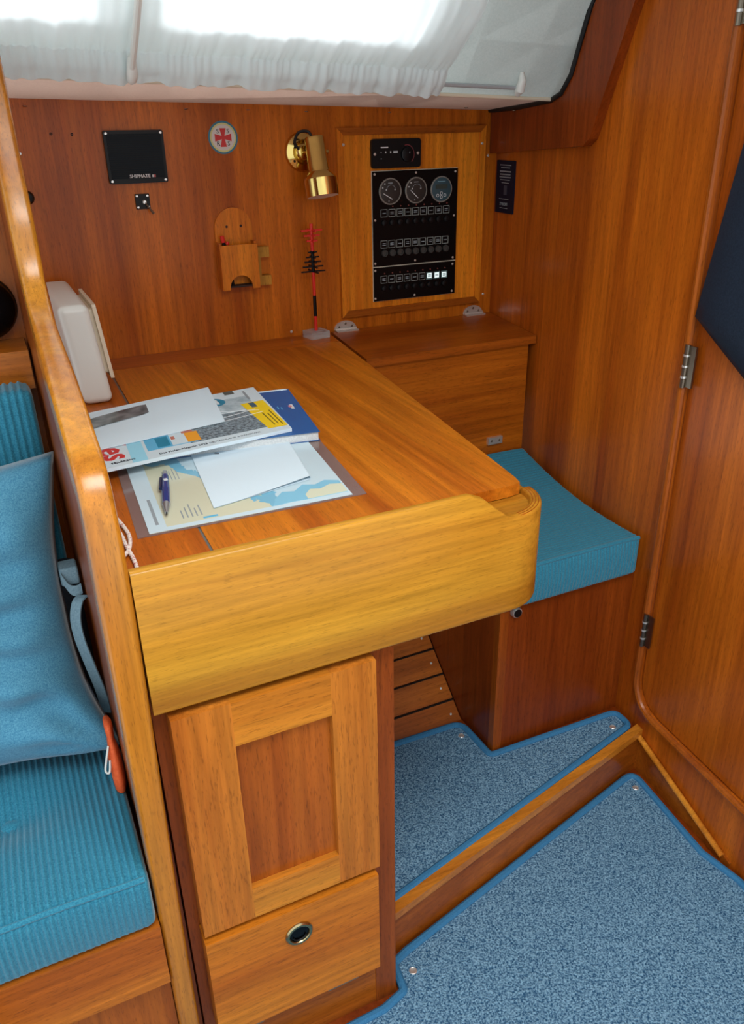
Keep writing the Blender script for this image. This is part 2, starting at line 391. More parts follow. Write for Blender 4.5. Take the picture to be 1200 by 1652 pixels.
# divider between sofa and chart table: bent laminated capping
prof = [(0, -.969, -.010, -.0385), (0, -.7, -.0095, -.0382), (0, -.45, -.0075, -.0386), (0, -.2, -.0028, -.0385), (0, -.05, -.0006, -.0383), (0, .03, -.0006, -.0374), (.006, .075, -.001, -.0364), (.022, .108, -.001, -.0364), (.05, .128, -.001, -.0368), (.1, .146, -.0014, -.0368), (.16, .166, -.0018, -.0366), (.22, .186, -.0027, -.0363), (.28, .205, -.0045, -.0357), (.335, .226, -.0056, -.035), (.37, .255, -.0056, -.0348), (.388, .29, -.004, -.0352), (.4, .34, -.0034, -.0353), (.43, .42, -.0028, -.0350), (.465, .54, -.002, -.034), (.50, .66, -.002, -.034)]
# smooth resample (Catmull-Rom)
def catmull(P, k=4):
    out = []
    for i in range(len(P) - 1):
        a, b, c, d = P[max(i - 1, 0)], P[i], P[i + 1], P[min(i + 2, len(P) - 1)]
        for j in range(k):
            t = j / k; out.append(tuple(.5 * ((2 * b[m]) + (-a[m] + c[m]) * t + (2 * a[m] - 5 * b[m] + 4 * c[m] - d[m]) * t * t + (-a[m] + 3 * b[m] - 3 * c[m] + d[m]) * t ** 3) for m in range(len(b))))
    out.append(tuple(P[-1])); return out
pf = catmull(prof, 4); bm = B(); R_ = []
for i, (y, z, xr, xl) in enumerate(pf):
    a = pf[max(i - 1, 0)]; b = pf[min(i + 1, len(pf) - 1)]; d = Vector((b[0] - a[0], b[1] - a[1])).normalized(); nn = Vector((-d.y, d.x))  # outward (towards camera/up)
    if nn.x > 0 and abs(d.y) > .5: pass
    r = .007; prs = []
    for (x, ins) in [(xr, .20)] if False else []: pass
    secs = [(xr, -.045)] + [(xr - r + r * math.cos(q), -r + r * math.sin(q)) for q in (0, PI / 8, PI / 4, 3 * PI / 8, PI / 2)] + [(xl + r - r * math.cos(q), -r + r * math.sin(q)) for q in (PI / 2, 3 * PI / 8, PI / 4, PI / 8, 0)] + [(xl, -.045)]
    R_.append([bm.verts.new((x, y + nn.x * s, z + nn.y * s)) for x, s in secs])
for a, b in zip(R_, R_[1:]):
    for k in range(len(a)): bm.faces.new((a[k], a[(k + 1) % len(a)], b[(k + 1) % len(a)], b[k]))
dv = tag(empty('wall_left', (-.02, 0, ZL)), 'varnished divider with bent laminated edge between blue settee and chart table', kind='structure')
link('laminated_edge', bm, W_DIV, dv, True, 60)
pan = [(.04, ZL), (.04, .03), (.075, .10), (.28, .165), (.37, .20), (.425, .26), (.445, .34), (.50, .54), (.62, .60), (.62, ZL)]
link('divider_panel', prism(pan, -.0352, -.002, 0, 2, YZ), W_CABF, dv)

# outboard panel and ledge behind the settee
wo = struct('wall_settee', box(-.9, -.003, .62, .64, -.97, .62), W_CABP, 'brown panel behind the settee on the left')

# ================================================================== CHART TABLE
def DX(y): return .578 + .1165 * (y - .09)       # right edge of the table top
tb = thing('chart_table', (.3, .5, ZL), 'varnished wooden chart table with deep curved front board beside the divider', 'table')
g = .002
lid = [(.1125, .076), (.555, .076), (DX(.09) - .004, .080), (DX(.10), .10), (DX(1.006), 1.006), (.1345, 1.006)]
link('table_lid', prism(lid, ZD - .018, ZD, .0012, 1), W_DESK, tb)
link('fixed_side_strip', prism([(.0, .018), (.1075, .018), (.1295, 1.006), (.0, 1.006)], ZD - .018, ZD, .001, 1), W_STRIP, tb)
link('hinge_strip', prism([(.1078, .03), (.1115, .03), (.1338, 1.004), (.1300, 1.004)], ZD - .012, ZD - .0015), base_mat('seam_metal', (120, 122, 118), .4, metal=.5), tb)
link('fixed_rear_strip', prism([(.0, 1.0085), (DX(1.0085), 1.0085), (DX(1.11), 1.111), (.0, 1.111)], ZD - .018, ZD, .001, 1), wood('teak_rear_strip', (184, 98, 36), (150, 70, 24), 'x'), tb)
link('table_gap_shade', prism([(.0, .06), (.50, .06), (DX(.15) - .02, .15), (DX(1.1) - .02, 1.1), (.0, 1.1)], -.10, ZD - .020), DARKGAP, tb)  # dark slab added below the top so its seams look shaded
# front board: profile along x with dipping end, wraps round the corner
cxr, cyr, rr = .515, .080, .080
plan = [(x, 0.0, 0) for x in (.0, .1, .2, .3, .4, .44, .46, .48, .50, .515)] + [(cxr + rr * math.sin(q), cyr - rr * math.cos(q), 1) for q in [PI / 2 * k / 10 for k in range(1, 11)]]
ex = Vector((DX(.9) - DX(.1), .8)).normalized(); last = plan[-1]
plan += [(last[0] + ex.x * d, last[1] + ex.y * d, 2) for d in (.012, .03)]
side_rail = [(last[0] - .030, last[1] + .02), (last[0] - .012, last[1] + .02), (DX(.85) - .012, .85), (DX(.85) - .030, .85)]
link('side_rail', prism(side_rail, -.14, ZD - .0185), W_BOARD, tb)
def topz(x, y, k):
    if k == 0:
        if x < .44: return .002
        t = min(1, (x - .44) / .075); s = t * t * (3 - 2 * t); return .002 - .047 * s
    if k == 1: return -.045
    return -.0545
TH = .017
bm = B(); sec = []
for i, (x, y, k) in enumerate(plan):
    a = plan[max(i - 1, 0)]; b = plan[min(i + 1, len(plan) - 1)]; d = Vector((b[0] - a[0], b[1] - a[1])).normalized(); n_ = Vector((-d.y, d.x))
    zt = topz(x, y, k); zb = -.197
    r = .004
    pts = [(0, zb + r), (0, zt - r), (r * .3, zt - r * .3), (r, zt), (TH - r, zt), (TH - r * .3, zt - r * .3), (TH, zt - r), (TH, zb + r), (TH - r, zb), (r, zb), (r * .3, zb + r * .3)]
    sec.append([bm.verts.new((x + n_.x * s, y + n_.y * s, z)) for s, z in pts])
for a, b in zip(sec, sec[1:]):
    for k in range(len(a)): bm.faces.new((a[k], a[(k + 1) % len(a)], b[(k + 1) % len(a)], b[k]))
bm.faces.new(sec[0]); bm.faces.new(sec[-1][::-1])
link('front_board', bm, W_BOARD, tb, True, 50)
# laminated lines on the corner ring and recessed pencil tray
link('pencil_tray', prism([(.44, .018)] + [(cxr + (rr - TH) * math.sin(q), cyr - (rr - TH) * math.cos(q)) for q in [PI / 2 * k / 10 for k in range(0, 11)]] + [(.565, .095), (.44, .095)], -.070, -.0545), W_BOARD, tb)
for q_ in (.25, .5, .75):
    rad = rr - TH * q_
    link('laminate_line', tube([(cxr + rad * math.sin(q), cyr - rad * math.cos(q), -.0452) for q in [PI / 2 * k / 14 for k in range(1, 15)]], .0007, 5), W_CABP, tb)

# ================================================================== CABINET UNDER TABLE
cb = thing('under_table_cabinet', (.17, .1, ZL), 'small wooden cabinet with framed door and drop-down drawer front under the chart table', 'cabinet')
link('body', box(.0, .300, .030, .60, ZL, -.105), W_CABF, cb)
link('corner_post', box(.296, .3345, .022, .62, ZL, -.105, .006, 3), W_CABF, cb, True)
link('plinth', box(.0, .297, .024, .034, ZL, -.872, .002), W_TRIMX, cb)
dz0, dz1 = -.600, -.2075
door = link('door', box(.019, .293, .010, .029, dz0 + .004, dz1 - .004), W_CABP, cb)
link('stile', prism([(.0168, dz0), (.0926, dz0), (.0926, dz1), (.0168, dz1)], -.004, .0295, .003, 2, XZ), W_CABV, door)
link('stile', prism([(.2279, dz0), (.2950, dz0), (.2950, dz1), (.2279, dz1)], -.004, .0295, .003, 2, XZ), W_CABV, door)
link('rail', prism([(.0926, -.2766), (.2279, -.2766), (.2279, dz1), (.0926, dz1)], -.004, .0295, .002, 2, XZ), W_CABH, door)
link('rail', prism([(.0926, dz0), (.2279, dz0), (.2279, -.5413), (.0926, -.5413)], -.004, .0295, .002, 2, XZ), W_CABH, door)
link('centre_panel', box(.091, .2295, .0065, .0105, -.543, -.275), W_CABP, door)
fl = link('drop_front', box(.0152, .2894, -.010, .029, -.828, -.610, .003, 2), wood('cabinet_flap', (196, 118, 50), (170, 92, 34), 'x', band=.8), cb)
PP = (.1541, -.010, -.6633)
link('pull_ring', lathe([(.0220, 0), (.0220, .002), (.020, .0042), (.0165, .0042), (.015, .002), (.015, -.010)], PP, (0, -1, 0), 32, caps=False), base_mat('aged_brass', (172, 158, 120), .25, metal=1), fl, True)
link('pull_cup', lathe([(.016, .0012), (.0145, .0012), (.0115, .0016), (.002, .0016)], PP, (0, -1, 0), 24), BLACKG, fl, True)
link('pull_bar', tube([(PP[0] + .010 * math.cos(q), PP[1] - .003, PP[2] - .004 + .007 * math.sin(q)) for q in [PI + PI * k / 8 for k in range(9)]], .0012, 6), BLACK, fl, True)
for x in (.222, .058): link('hinge', tube([(x - .027, -.008, -.8300), (x + .027, -.008, -.8300)], .0022, 8), DARKSTEEL, cb, True)

# ================================================================== LOCKER BY THE BACK WALL
lk = thing('side_locker', (.93, .98, -.4), 'wooden locker with hinged lid in the corner below the instrument panel', 'locker')
link('body', box(.70, 1.150, .862, YW, -.52, -.060), W_LOCK, lk)
bm = B()
lp = [(.686, .850), (BX(.85) - .003, .850), (BX(1.108) - .004, 1.108), (.706, 1.108)]
lzf, lzb = -.0450, -.0350
hexa(bm, [(x, y, (lzf if y < .9 else lzb) - .020) for x, y in lp], [(x, y, lzf if y < .9 else lzb) for x, y in lp]); bevel(bm, .006, 3)
link('lid', bm, wood('locker_lid_wood', (170, 88, 34), (136, 62, 22), 'x'), lk, True)
for hx in (.7469, 1.1352):
    pl = arc(hx, YW - .004, .031, 0, 180, 12)
    h = link('lid_hinge', prism([(a, -.033 + (b - (YW - .004)) * .72) for a, b in pl], YW - .0035, YW - .0005, .0006, 1, XZ), STEEL, lk, True)
    link('hinge_barrel', tube([(hx - .030, YW - .006, -.032), (hx + .030, YW - .006, -.032)], .0042, 8), STEEL, h, True)
    link('hinge_leaf', box(hx - .030, hx + .030, YW - .022, YW - .006, -.0365, -.0325, .0008), STEEL, h)
    for dx, dz in ((-.018, .005), (0, .013), (.018, .005)): link('screw', screw_bm((hx + dx, YW - .0035, -.031 + dz), (0, -1, 0), .0032, .001), DARKSTEEL, h, True)
lt = link('latch', box(1.036, 1.080, .853, .862, -.322, -.303, .002), STEEL, lk)
for dx in (-.012, .012): link('screw', screw_bm((1.058 + dx, .853, -.312), (0, -1, 0), .003, .001), DARKSTEEL, lt, True)

# ================================================================== SEAT
sb = thing('seat_box', (.94, .5, ZU), 'dark mahogany seat box under the teal cushion at the right bulkhead', 'seat')
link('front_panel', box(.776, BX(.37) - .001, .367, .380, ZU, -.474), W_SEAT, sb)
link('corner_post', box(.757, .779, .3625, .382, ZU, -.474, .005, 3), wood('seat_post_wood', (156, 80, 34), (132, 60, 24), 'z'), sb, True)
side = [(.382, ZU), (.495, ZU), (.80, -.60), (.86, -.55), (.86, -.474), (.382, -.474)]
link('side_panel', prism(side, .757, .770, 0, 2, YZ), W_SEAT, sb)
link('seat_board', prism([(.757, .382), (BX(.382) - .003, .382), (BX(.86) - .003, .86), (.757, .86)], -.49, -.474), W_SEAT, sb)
kb = link('catch_knob', lathe([(.0125, 0), (.0125, .006), (.011, .010)], (.797, .367, -.4895), (0, -1, 0), 20), STEEL, sb, True)
link('knob_face', lathe([(.0095, .010), (.0095, .0112), (.004, .0112)], (.797, .367, -.4895), (0, -1, 0), 20), BLACK, kb, True)
# cushion with real corduroy ribs
cu = thing('seat_cushion', (.93, .6, -.474), 'teal corduroy seat cushion on the wooden seat box by the bulkhead', 'cushion')
x0, x1, y0, y1, z0, z1 = .752, 1.112, .350, .858, -.473, -.378
PITCH = .0105
def seatfn(P, n, u):
    x, y, z = P
    ft = max(0, n.z); ff = max(0, -n.y)
    rib = .0011 * (math.cos(2 * PI * y / PITCH)) * ft ** 2 + .0008 * math.cos(2 * PI * x / .0085) * (ff ** 2 if n.z < .75 else 0) + .0008 * math.cos(2 * PI * y / .0085) * abs(n.x) ** 2
    x = x + n.x * rib; y = y + n.y * rib; z = z + n.z * rib
    v = (y - y0) / (y1 - y0); h = (z - z0) / (z1 - z0)
    z += h * (-.030 * math.sin(PI * min(1, max(0, v))) ** .9 * (1 - .25 * u.x * u.x) + .030 * v + .004 - .004 * u.x ** 4)
    # right side follows the bulkhead
    kx = (x - x0) / (x1 - x0); x += kx * (BX(y) - BX(.36)) * .9
    if ff > .3: y -= .005 * math.sin(PI * h) * (1 - u.x ** 4)
    return Vector((x, y, z))
bm = rbox(x0, x1, y0, y1, z0, z1, .012, (330, 340, 6), seatfn)
link('cover', bm, CORD, cu, True, 180)
pth = []
for i in range(61):
    t = i / 60; x = x0 + .006 + (x1 - x0 - .012) * t; p = seatfn(Vector((x, y0 + .0035, z1 - .0035)), Vector((0, -.5, .5)), Vector(((x - (x0 + x1) / 2) / ((x1 - x0) / 2), -1, 1))); pth.append(p)
link('piping', tube(pth, .0046, 8), CORD, cu, True)

# ================================================================== CARPETS
def carpet(name, poly, z0, z1, label, snaps, rad):
    t = thing(name, (poly[0][0], poly[0][1], z0), label, 'carpet')
    fp_ = fillet(poly, rad, 6)
    link('pile', prism(fp_, z0 + .0005, z1), CARPET, t)
    dense = []
    for i in range(len(fp_)):
        a = Vector(fp_[i]); b = Vector(fp_[(i + 1) % len(fp_)]); k = max(1, int((b - a).length / .02))
        for j in range(k): dense.append(tuple(a.lerp(b, j / k)))
    link('binding', tube([(a, b, z0 + .0085) for a, b in dense], .0082, 8, closed=True), BINDING, t, True)
    for (x, y) in snaps:
        s = link('snap_fastener', lathe([(.0075, -.001), (.0075, .0012), (.0062, .0022), (.0045, .0014), (.001, .0014)], (x, y, z1), (0, 0, 1), 18), STEEL, t, True)
    return t
carpet('step_carpet', [(.345, .488), (.742, .476), (.745, .352), (1.098, .342), (1.096, .290), (.3465, .106)], ZU, ZU + .009, 'small blue carpet with bound edge on the raised sole in front of the seat', [(.720, .437), (1.056, .302), (.372, .118)], [.02, .03, .012, .02, .02, .01])
carpet('cabin_carpet', [(1.084, .246), (1.052, -.0), (1.066, -.085), (1.02, -.75), (-.45, -.75), (-.2, -.02), (.3, -.002), (.347, .012), (.352, .066), (.385, .078)], ZL, ZL + .009, 'large blue carpet with bound edge on the lower cabin sole', [(.378, .038), (1.056, .205)], [.022, .03, .03, .03, .03, .03, .02, .012, .012, .02])

# ================================================================== INSTRUMENT PANEL
ih = thing('instrument_hatch', (.943, YW, 0), 'framed mahogany hatch panel on the back wall carrying the black switch panels', 'panel')
link('hatch_board', box(.742, 1.145, YW - .006, YW, .003, .435), W_HATCH, ih)
def mould(poly, nm): link(nm, prism(poly, YW - .012, YW, .003, 2, XZ), W_HATCH if nm == 'side_moulding' else W_TRIMX, ih, True)
mould([(.737, .440), (1.150, .440), (1.134, .424), (.753, .424)], 'top_moulding')
mould([(.737, -.002), (.753, .014), (1.134, .014), (1.150, -.002)], 'bottom_moulding')
mould([(.737, -.002), (.737, .440), (.753, .424), (.753, .014)], 'side_moulding')
mould([(1.150, -.002), (1.134, .014), (1.134, .424), (1.150, .440)], 'side_moulding')
for x, z in ((.7525, .4035), (1.139, .398)): link('screw', screw_bm((x, YW - .012, z), (0, -1, 0), .0035, .0016), STEEL, ih, True)
YP = YW - .006
hc = thing('heater_control', (.8925, YP, .3815), 'small black control unit with dial and red arc above the switch panel', 'control')
link('case', prism(rrect(.8255, .9605, .349, .4145, .008), YP - .008, YP, .0015, 1, XZ), BLACK, hc)
for x in (.834, .952): link('screw', screw_bm((x, YP - .008, .381), (0, -1, 0), .0035, .0014), STEEL, hc, True)
dl = link('dial_knob', lathe([(.017, 0), (.0165, .005), (.014, .006)], (.9215, YP - .008, .3785), (0, -1, 0), 28), BLACK, hc, True)
link('dial_mark', box(.9250, .9265, YP - .0146, YP - .014, .3815, .3850), PRINTGR, dl)
link('temperature_arc', tube([(.9215 + .0195 * math.cos(math.radians(a)), YP - .0082, .3785 + .0215 * math.sin(math.radians(a))) for a in range(110, -56, -8)], .0012, 6), base_mat('dim_red_print', (120, 44, 50), .6), hc)
link('print_line', box(.8500, .8700, YP - .0084, YP - .008, .394, .3968), PRINTWH, hc)
for x, wd in ((.8633, .0012), (.8766, .0016), (.890, .006)): link('print_mark', box(x - wd, x + wd, YP - .0084, YP - .008, .3828, .3868), PRINTWH, hc)
for z in (.3847, .3704): link('indicator_lamp', lathe([(.0014, 0), (.0014, .0006), (.0008, .001)], (.8508, YP - .008, z), (0, -1, 0), 8), PRINTGR, hc)

sp = thing('switch_panel', (.948, YP, .19), 'black electrical switch panel with three round gauges and rows of labelled switches', 'switch panel')
link('backing_plate', box(.8265, 1.0705, YP - .002, YP, .0295, .3438), base_mat('panel_edge_cream', (206, 196, 176), .5), sp)
PY = YP - .005
link('upper_plate', box(.8278, 1.0700, PY, YP - .0015, .1180, .3424, .0006, 1), BLACKG, sp)
link('lower_plate', box(.8278, 1.0695, PY, YP - .0015, .0305, .1150, .0006, 1), BLACKG, sp)
F = PY - .0001
gf = base_mat('gauge_face', (46, 44, 42), .35); gblue = base_mat('display_face', (48, 78, 88), .3); bez = base_mat('gauge_bezel', (160, 165, 160), .35, metal=.6)
for i, (gx, gz) in enumerate(((.8757, .2957), (.9484, .2953), (1.0214, .2946))):
    gg = link('gauge', lathe([(.0285, 0), (.0285, .0012), (.027, .0016), (.002, .0016)], (gx, F, gz), (0, -1, 0), 36), gblue if i == 2 else gf, sp, True)
    link('bezel', ring(.0312, .0284, (gx, F, gz), (0, -1, 0), .003), bez, gg, True)
    if i < 2:
        a0 = math.radians(150 if i == 0 else 138); bx, bz = gx + .005, gz - .018
        ln = .028 if i == 0 else .028
        n_ = Vector((math.cos(a0), 0, math.sin(a0))); s_ = Vector((-n_.z, 0, n_.x)) * .0009; o_ = Vector((bx, F - .0022, bz))
        bm = B(); hexa(bm, [o_ + s_, o_ - s_, o_ - s_ + n_ * ln, o_ + s_ + n_ * ln], [v + Vector((0, -.0005, 0)) for v in (o_ + s_, o_ - s_, o_ - s_ + n_ * ln, o_ + s_ + n_ * ln)]); link('needle', bm, PRINTWH, gg)
        link('scale_arc', tube([(gx + .002 + .012 * math.cos(math.radians(a)), F - .0018, gz + .004 + .011 * math.sin(math.radians(a))) for a in range(170, -1, -17)], .0006, 5), PRINTGR, gg)
        for (dx, dz) in ((-.015, .018), (-.021, .009), (.013, .004), (-.011, .004), (-.004, -.022)): link('scale_mark', box(gx + dx - .0014, gx + dx + .0014, F - .0022, F - .0016, gz + dz - .0014, gz + dz + .0014), PRINTWH if dz > 0 else PRINTGR, gg)
        link('print_line', box(gx - .006, gx + .006, F - .0022, F - .0016, gz + .0185, gz + .0205), PRINTGR, gg)
    else:
        link('display_window', box(gx - .017, gx + .017, F - .0022, F - .0016, gz + .001, gz + .012), base_mat('lcd', (52, 66, 62), .3), gg)
        link('print_line', box(gx - .011, gx + .011, F - .0022, F - .0016, gz + .0175, gz + .0195), base_mat('print_paleblue', (120, 160, 175), .5), gg)
        for dx, dz in ((-.0105, -.0145), (0, -.0095), (0, -.0185), (.0105, -.0145)): link('button_ring', ring(.0040, .0029, (gx + dx, F - .0016, gz + dz), (0, -1, 0), .0006, 16), PRINTWH, gg)
# labelled switches
def square_ring(h, wd): 
    bm = B()
    for x0_, x1_, z0_, z1_ in ((-h, h, h - wd, h), (-h, h, -h, -h + wd), (-h, -h + wd, -h + wd, h - wd), (h - wd, h, -h + wd, h - wd)): box(x0_, x1_, -.0008, 0, z0_, z1_, 0, 2, bm)
    return bm
L0 = Vector(sp.location)
proto = {}
def put(kind, mk, mat, loc, name, parent=sp):
    if kind not in proto:
        me = bpy.data.meshes.new(name); b_ = mk(); bmesh.ops.recalc_face_normals(b_, faces=b_.faces); b_.to_mesh(me); b_.free(); me.materials.append(mat); proto[kind] = me
    o = bpy.data.objects.new(name, proto[kind]); col.objects.link(o); o.parent = parent
    o.location = Vector(loc) - L0 if parent is sp else Vector(loc); return o
ledred = base_mat('led_red_dim', (132, 62, 52), .4)
for row, (za, zb_, zl) in enumerate(((.2454, .2456, .2608), (.1713, .1708, None), (.0844, .0827, .0994))):
    for i in range(9):
        t = i / 8; x = (.8583, .8574, .8562)[row] + t * .1790; z = za + (zb_ - za) * t
        lit = row == 2 and i >= 6
        q = put('frame%d' % lit, lambda: square_ring(.0093, .0011), GREYPR if not lit else base_mat('frame_lit', (96, 130, 132), .5), (x, F, z), 'label_frame')
        if lit: put('lamp', lambda: box(-.0066, .0066, -.0010, 0, -.0066, .0066), base_mat('lit_label', (226, 244, 244), .4, Emission_Color=(.8, 1, 1, 1), Emission_Strength=.5), (0, 0, 0), 'lit_label', q)
        for dz in ((-.002, .002) if (i + row) % 3 else (0,)): put('bar%d' % lit, lambda: box(-.0046, .0046, -.0012 if True else 0, 0, -.0009, .0009), PRINTGR if not lit else PRINTBK, (0, -.0001, dz), 'print_line', q)
        if zl and not (row == 0 and i == 0): put('led', lambda: lathe([(.0018, 0), (.0018, .0014), (.0008, .0022)], (0, 0, 0), (0, -1, 0), 8), ledred, (x + .002, F, zl), 'indicator_lamp')
        if row == 1: put('breaker', lambda: lathe([(.0088, 0), (.0088, .004), (.0075, .006), (.0055, .006), (.005, .003), (.001, .003)], (0, 0, 0), (0, -1, 0), 18), base_mat('breaker_grey', (58, 58, 56), .45), (x + .001, F, .1495), 'breaker_button')
        else: put('rocker', lambda: lathe([(.0075, 0), (.007, .004), (.002, .005)], (0, 0, 0), (0, -1, 0), 14), BLACK, (x, F, z - .0225), 'push_switch')
for (x, z) in ((.8336, .3361), (.9486, .3362), (1.0624, .3350), (.8335, .2299), (1.0613, .2292), (.8321, .1256), (.9475, .1254), (1.0609, .1244), (.8317, .1082), (1.0606, .1074), (.8312, .0378), (.9463, .0369), (1.0601, .0370)):
    put('scr', lambda: screw_bm((0, 0, 0), (0, -1, 0), .0030, .0014), STEEL, (x, F, z), 'screw')

# ================================================================== WALL OBJECTS
ls = thing('loudspeaker', (.269, YW, .391), 'square black loudspeaker with white lettering on the back wall', 'speaker')
link('frame', prism(rrect(.2068, .3318, .3395, .4435, .005), YW - .010, YW, .002, 2, XZ), BLACK, ls)
for k in range(22):
    z = .3495 + k * .0040
    link('grille_bar', box(.2125, .3260, YW - .0125, YW - .0095, z, z + .0026), base_mat('grille_dark', (14, 26, 34), .6, spec=.2), ls)
for x in (.2125, .3262):
    for z in (.3450, .4380): link('screw', screw_bm((x, YW - .010, z), (0, -1, 0), .0032, .002), STEEL, ls, True)
text('SHIPMATE', .0098, (.2715, YW - .0131, .3535), (1, 0, 0), (0, 0, 1), PRINTWH, ls, bold=.0002)
link('logo_mark', box(.2975, .3010, YW - .0133, YW - .0125, .3508, .3560), PRINTWH, ls); link('logo_mark', box(.3012, .3050, YW - .0133, YW - .0125, .3508, .3560), base_mat('logo_red', (190, 90, 90), .5), ls)

ks = thing('key_switch', (.2715, YW, .302), 'small square black switch with metal toggle lever below the loudspeaker', 'switch')
link('plate', box(.2562, .2868, YW - .006, YW, .2865, .3175, .002), BLACK, ks)
for x in (.2602, .2828):
    for z in (.2905, .3135): link('screw', screw_bm((x, YW - .006, z), (0, -1, 0), .0028, .0016), STEEL, ks, True)
link('hub', lathe([(.0042, 0), (.0042, .006), (.003, .007)], (.2745, YW - .006, .301), (0, -1, 0), 14), STEEL, ks, True)
link('lever', tube([(.2745, YW - .011, .301), (.281, YW - .016, .290), (.289, YW - .020, .277)], [.0017, .0017, .003], 8), DARKSTEEL, ks, True)

sk = thing('rescue_sticker', (.4663, YW, .4252), 'round white sticker with red cross and blue rim on the back wall', 'sticker')
SX, SZ, SY = .4663, .4252, YW
link('rim', lathe([(.0338, 0), (.0338, .0004)], (SX, SY, SZ), (0, -1, 0), 40), base_mat('sticker_blue', (48, 116, 140), .5), sk)
link('yellow_ring', lathe([(.0298, .0004), (.0298, .0007)], (SX, SY, SZ), (0, -1, 0), 40), base_mat('sticker_yellow', (206, 206, 140), .5), sk)
link('white_disc', lathe([(.0262, .0007), (.0262, .0010)], (SX, SY, SZ), (0, -1, 0), 40), base_mat('sticker_white', (212, 208, 204), .5), sk)
a_, c_ = .0188, .0035
cp = [(-.0072, a_), (.0072, a_), (c_, c_), (a_, .0078), (a_, -.0078), (c_, -c_), (.0072, -a_), (-.0072, -a_), (-c_, -c_), (-a_, -.0078), (-a_, .0078), (-c_, c_)]
link('red_cross', prism([(SX + a, SZ + b) for a, b in cp], SY - .0014, SY - .0010, 0, 1, XZ), RED, sk)
for ch, dx, dz in (('S', -.0118, .0125), ('S', .0118, .0125), ('R', -.0118, -.0125), ('S', .0118, -.0125)): text(ch, .0130, (SX + dx, SY - .0012, SZ + dz), (1, 0, 0), (0, 0, 1), PRINTBK, sk, 'letter', bold=.0001)

# brass lamp
la = thing('brass_reading_lamp', (.652, YW, .391), 'polished brass reading lamp with tilted cylinder shade on the back wall', 'lamp')
link('wall_rose', lathe([(.0430, 0), (.0430, .003), (.040, .008), (.030, .012), (.027, .013), (.024, .010), (.020, .010), (.016, .016), (.012, .018)], (.652, YW, .391), (0, -1, 0), 40), BRASS, la, True)
link('screw', screw_bm((.628, YW - .0125, .372), (0, -1, 0), .003, .001), BLACK, la)
hd = Vector((.0050, -.026, -.1215)).normalized(); ht = Vector((.6635, YW - .052, .4205))
link('shade', lathe([(.0215, 0), (.0225, .001), (.0240, .068), (.0255, .072), (.0368, .084), (.0385, .088), (.0385, .1255), (.0365, .1255), (.0365, .095), (.020, .085)], ht, hd, 40, caps=False), BRASS, la, True, 22)
link('shade_top', lathe([(.0225, .001), (.0215, -.0015), (.004, -.0015)], ht, hd, 30), BRASS, la, True)
link('inner_reflector', lathe([(.0367, .1252), (.034, .1235), (.004, .1225)], ht, hd, 30), WHITEPL, la, True)
link('swivel_arm', tube([(.652, YW - .016, .391), (.660, YW - .036, .394), ht + hd * .028], .007, 12), BRASS, la, True)
link('pivot_screw', lathe([(.0055, 0), (.0055, .006), (.003, .007)], ht + hd * .03 + Vector((.0225, 0, 0)), (1, 0, 0), 14), BRASS, la, True)
link('flex', tube(catmull([tuple(ht + Vector((-.004, .004, 0))), (.652, YW - .045, .434), (.634, YW - .032, .432), (.628, YW - .020, .412), (.640, YW - .014, .396)], 5), .0032, 8), RUBBER, la, True)

# wooden holder
ho = thing('wooden_holder', (.469, YW, .1), 'small wooden wall box with arched back and a half-round cut-out at the bottom', 'holder')
link('back_plate', prism([(.4255, .10), (.5145, .10), (.5145, .235)] + arc(.470, .235, .0445, 0, 180, 14)[1:-1] + [(.4255, .235)], YW - .008, YW, .0025, 2, XZ), W_HATCH, ho)
for x in (.4535, .4875): link('screw_hole', lathe([(.003, 0), (.003, .0008), (.0008, .0008)], (x, YW - .008, .2385), (0, -1, 0), 10), DARKGAP, ho)
fpoly = [(.4245, .100), (.442, .100)] + [(.4695 + .0275 * math.cos(math.radians(a)), .105 + .027 * math.sin(math.radians(a))) for a in range(170, 9, -16)] + [(.497, .100), (.5145, .100), (.5145, .2005), (.4245, .2005)]
link('front_board', prism(fpoly, YW - .038, YW - .032, 0, 2, XZ), W_HATCH, ho)
link('side', box(.4245, .4305, YW - .032, YW - .008, .100, .206), W_WALL, ho); link('side', box(.5085, .5145, YW - .032, YW - .008, .100, .206), W_WALL, ho)
link('shelf', box(.4305, .5085, YW - .032, YW - .008, .104, .108), DARKGAP, ho)
rp = thing('red_topped_pen', (.445, YW - .02, .11), 'short red and black marker standing in the wooden wall box', 'pen')
link('barrel', tube([(.452, YW - .024, .1085), (.4385, YW - .022, .2085)], .0042, 10), BLACK, rp, True)
link('cap', tube([(.4388, YW - .022, .206), (.4365, YW - .0215, .2205)], [.0052, .0048], 10), REDPL, rp, True)
link('clip', tube([(.4455, YW - .026, .2015), (.4485, YW - .0265, .2075)], .004, 8), REDPL, rp, True)
br = tag(link('wooden_bracket', prism([(.516, .102), (.549, .102), (.549, .124), (.5255, .124), (.5255, .166), (.5475, .166), (.5475, .190), (.516, .190)], YW - .022, YW, .0025, 2, XZ), W_PALE), 'pale unvarnished C-shaped wooden bracket beside the wall box', 'bracket')
kn = tag(link('black_knob', lathe([(.0095, 0), (.0095, .004), (.013, .010), (.0135, .018), (.010, .024), (.002, .026)], (.037, YW, .3215), (0, -1, 0), 20), BLACK, None, True), 'small black knob on the back wall beside the divider', 'knob')

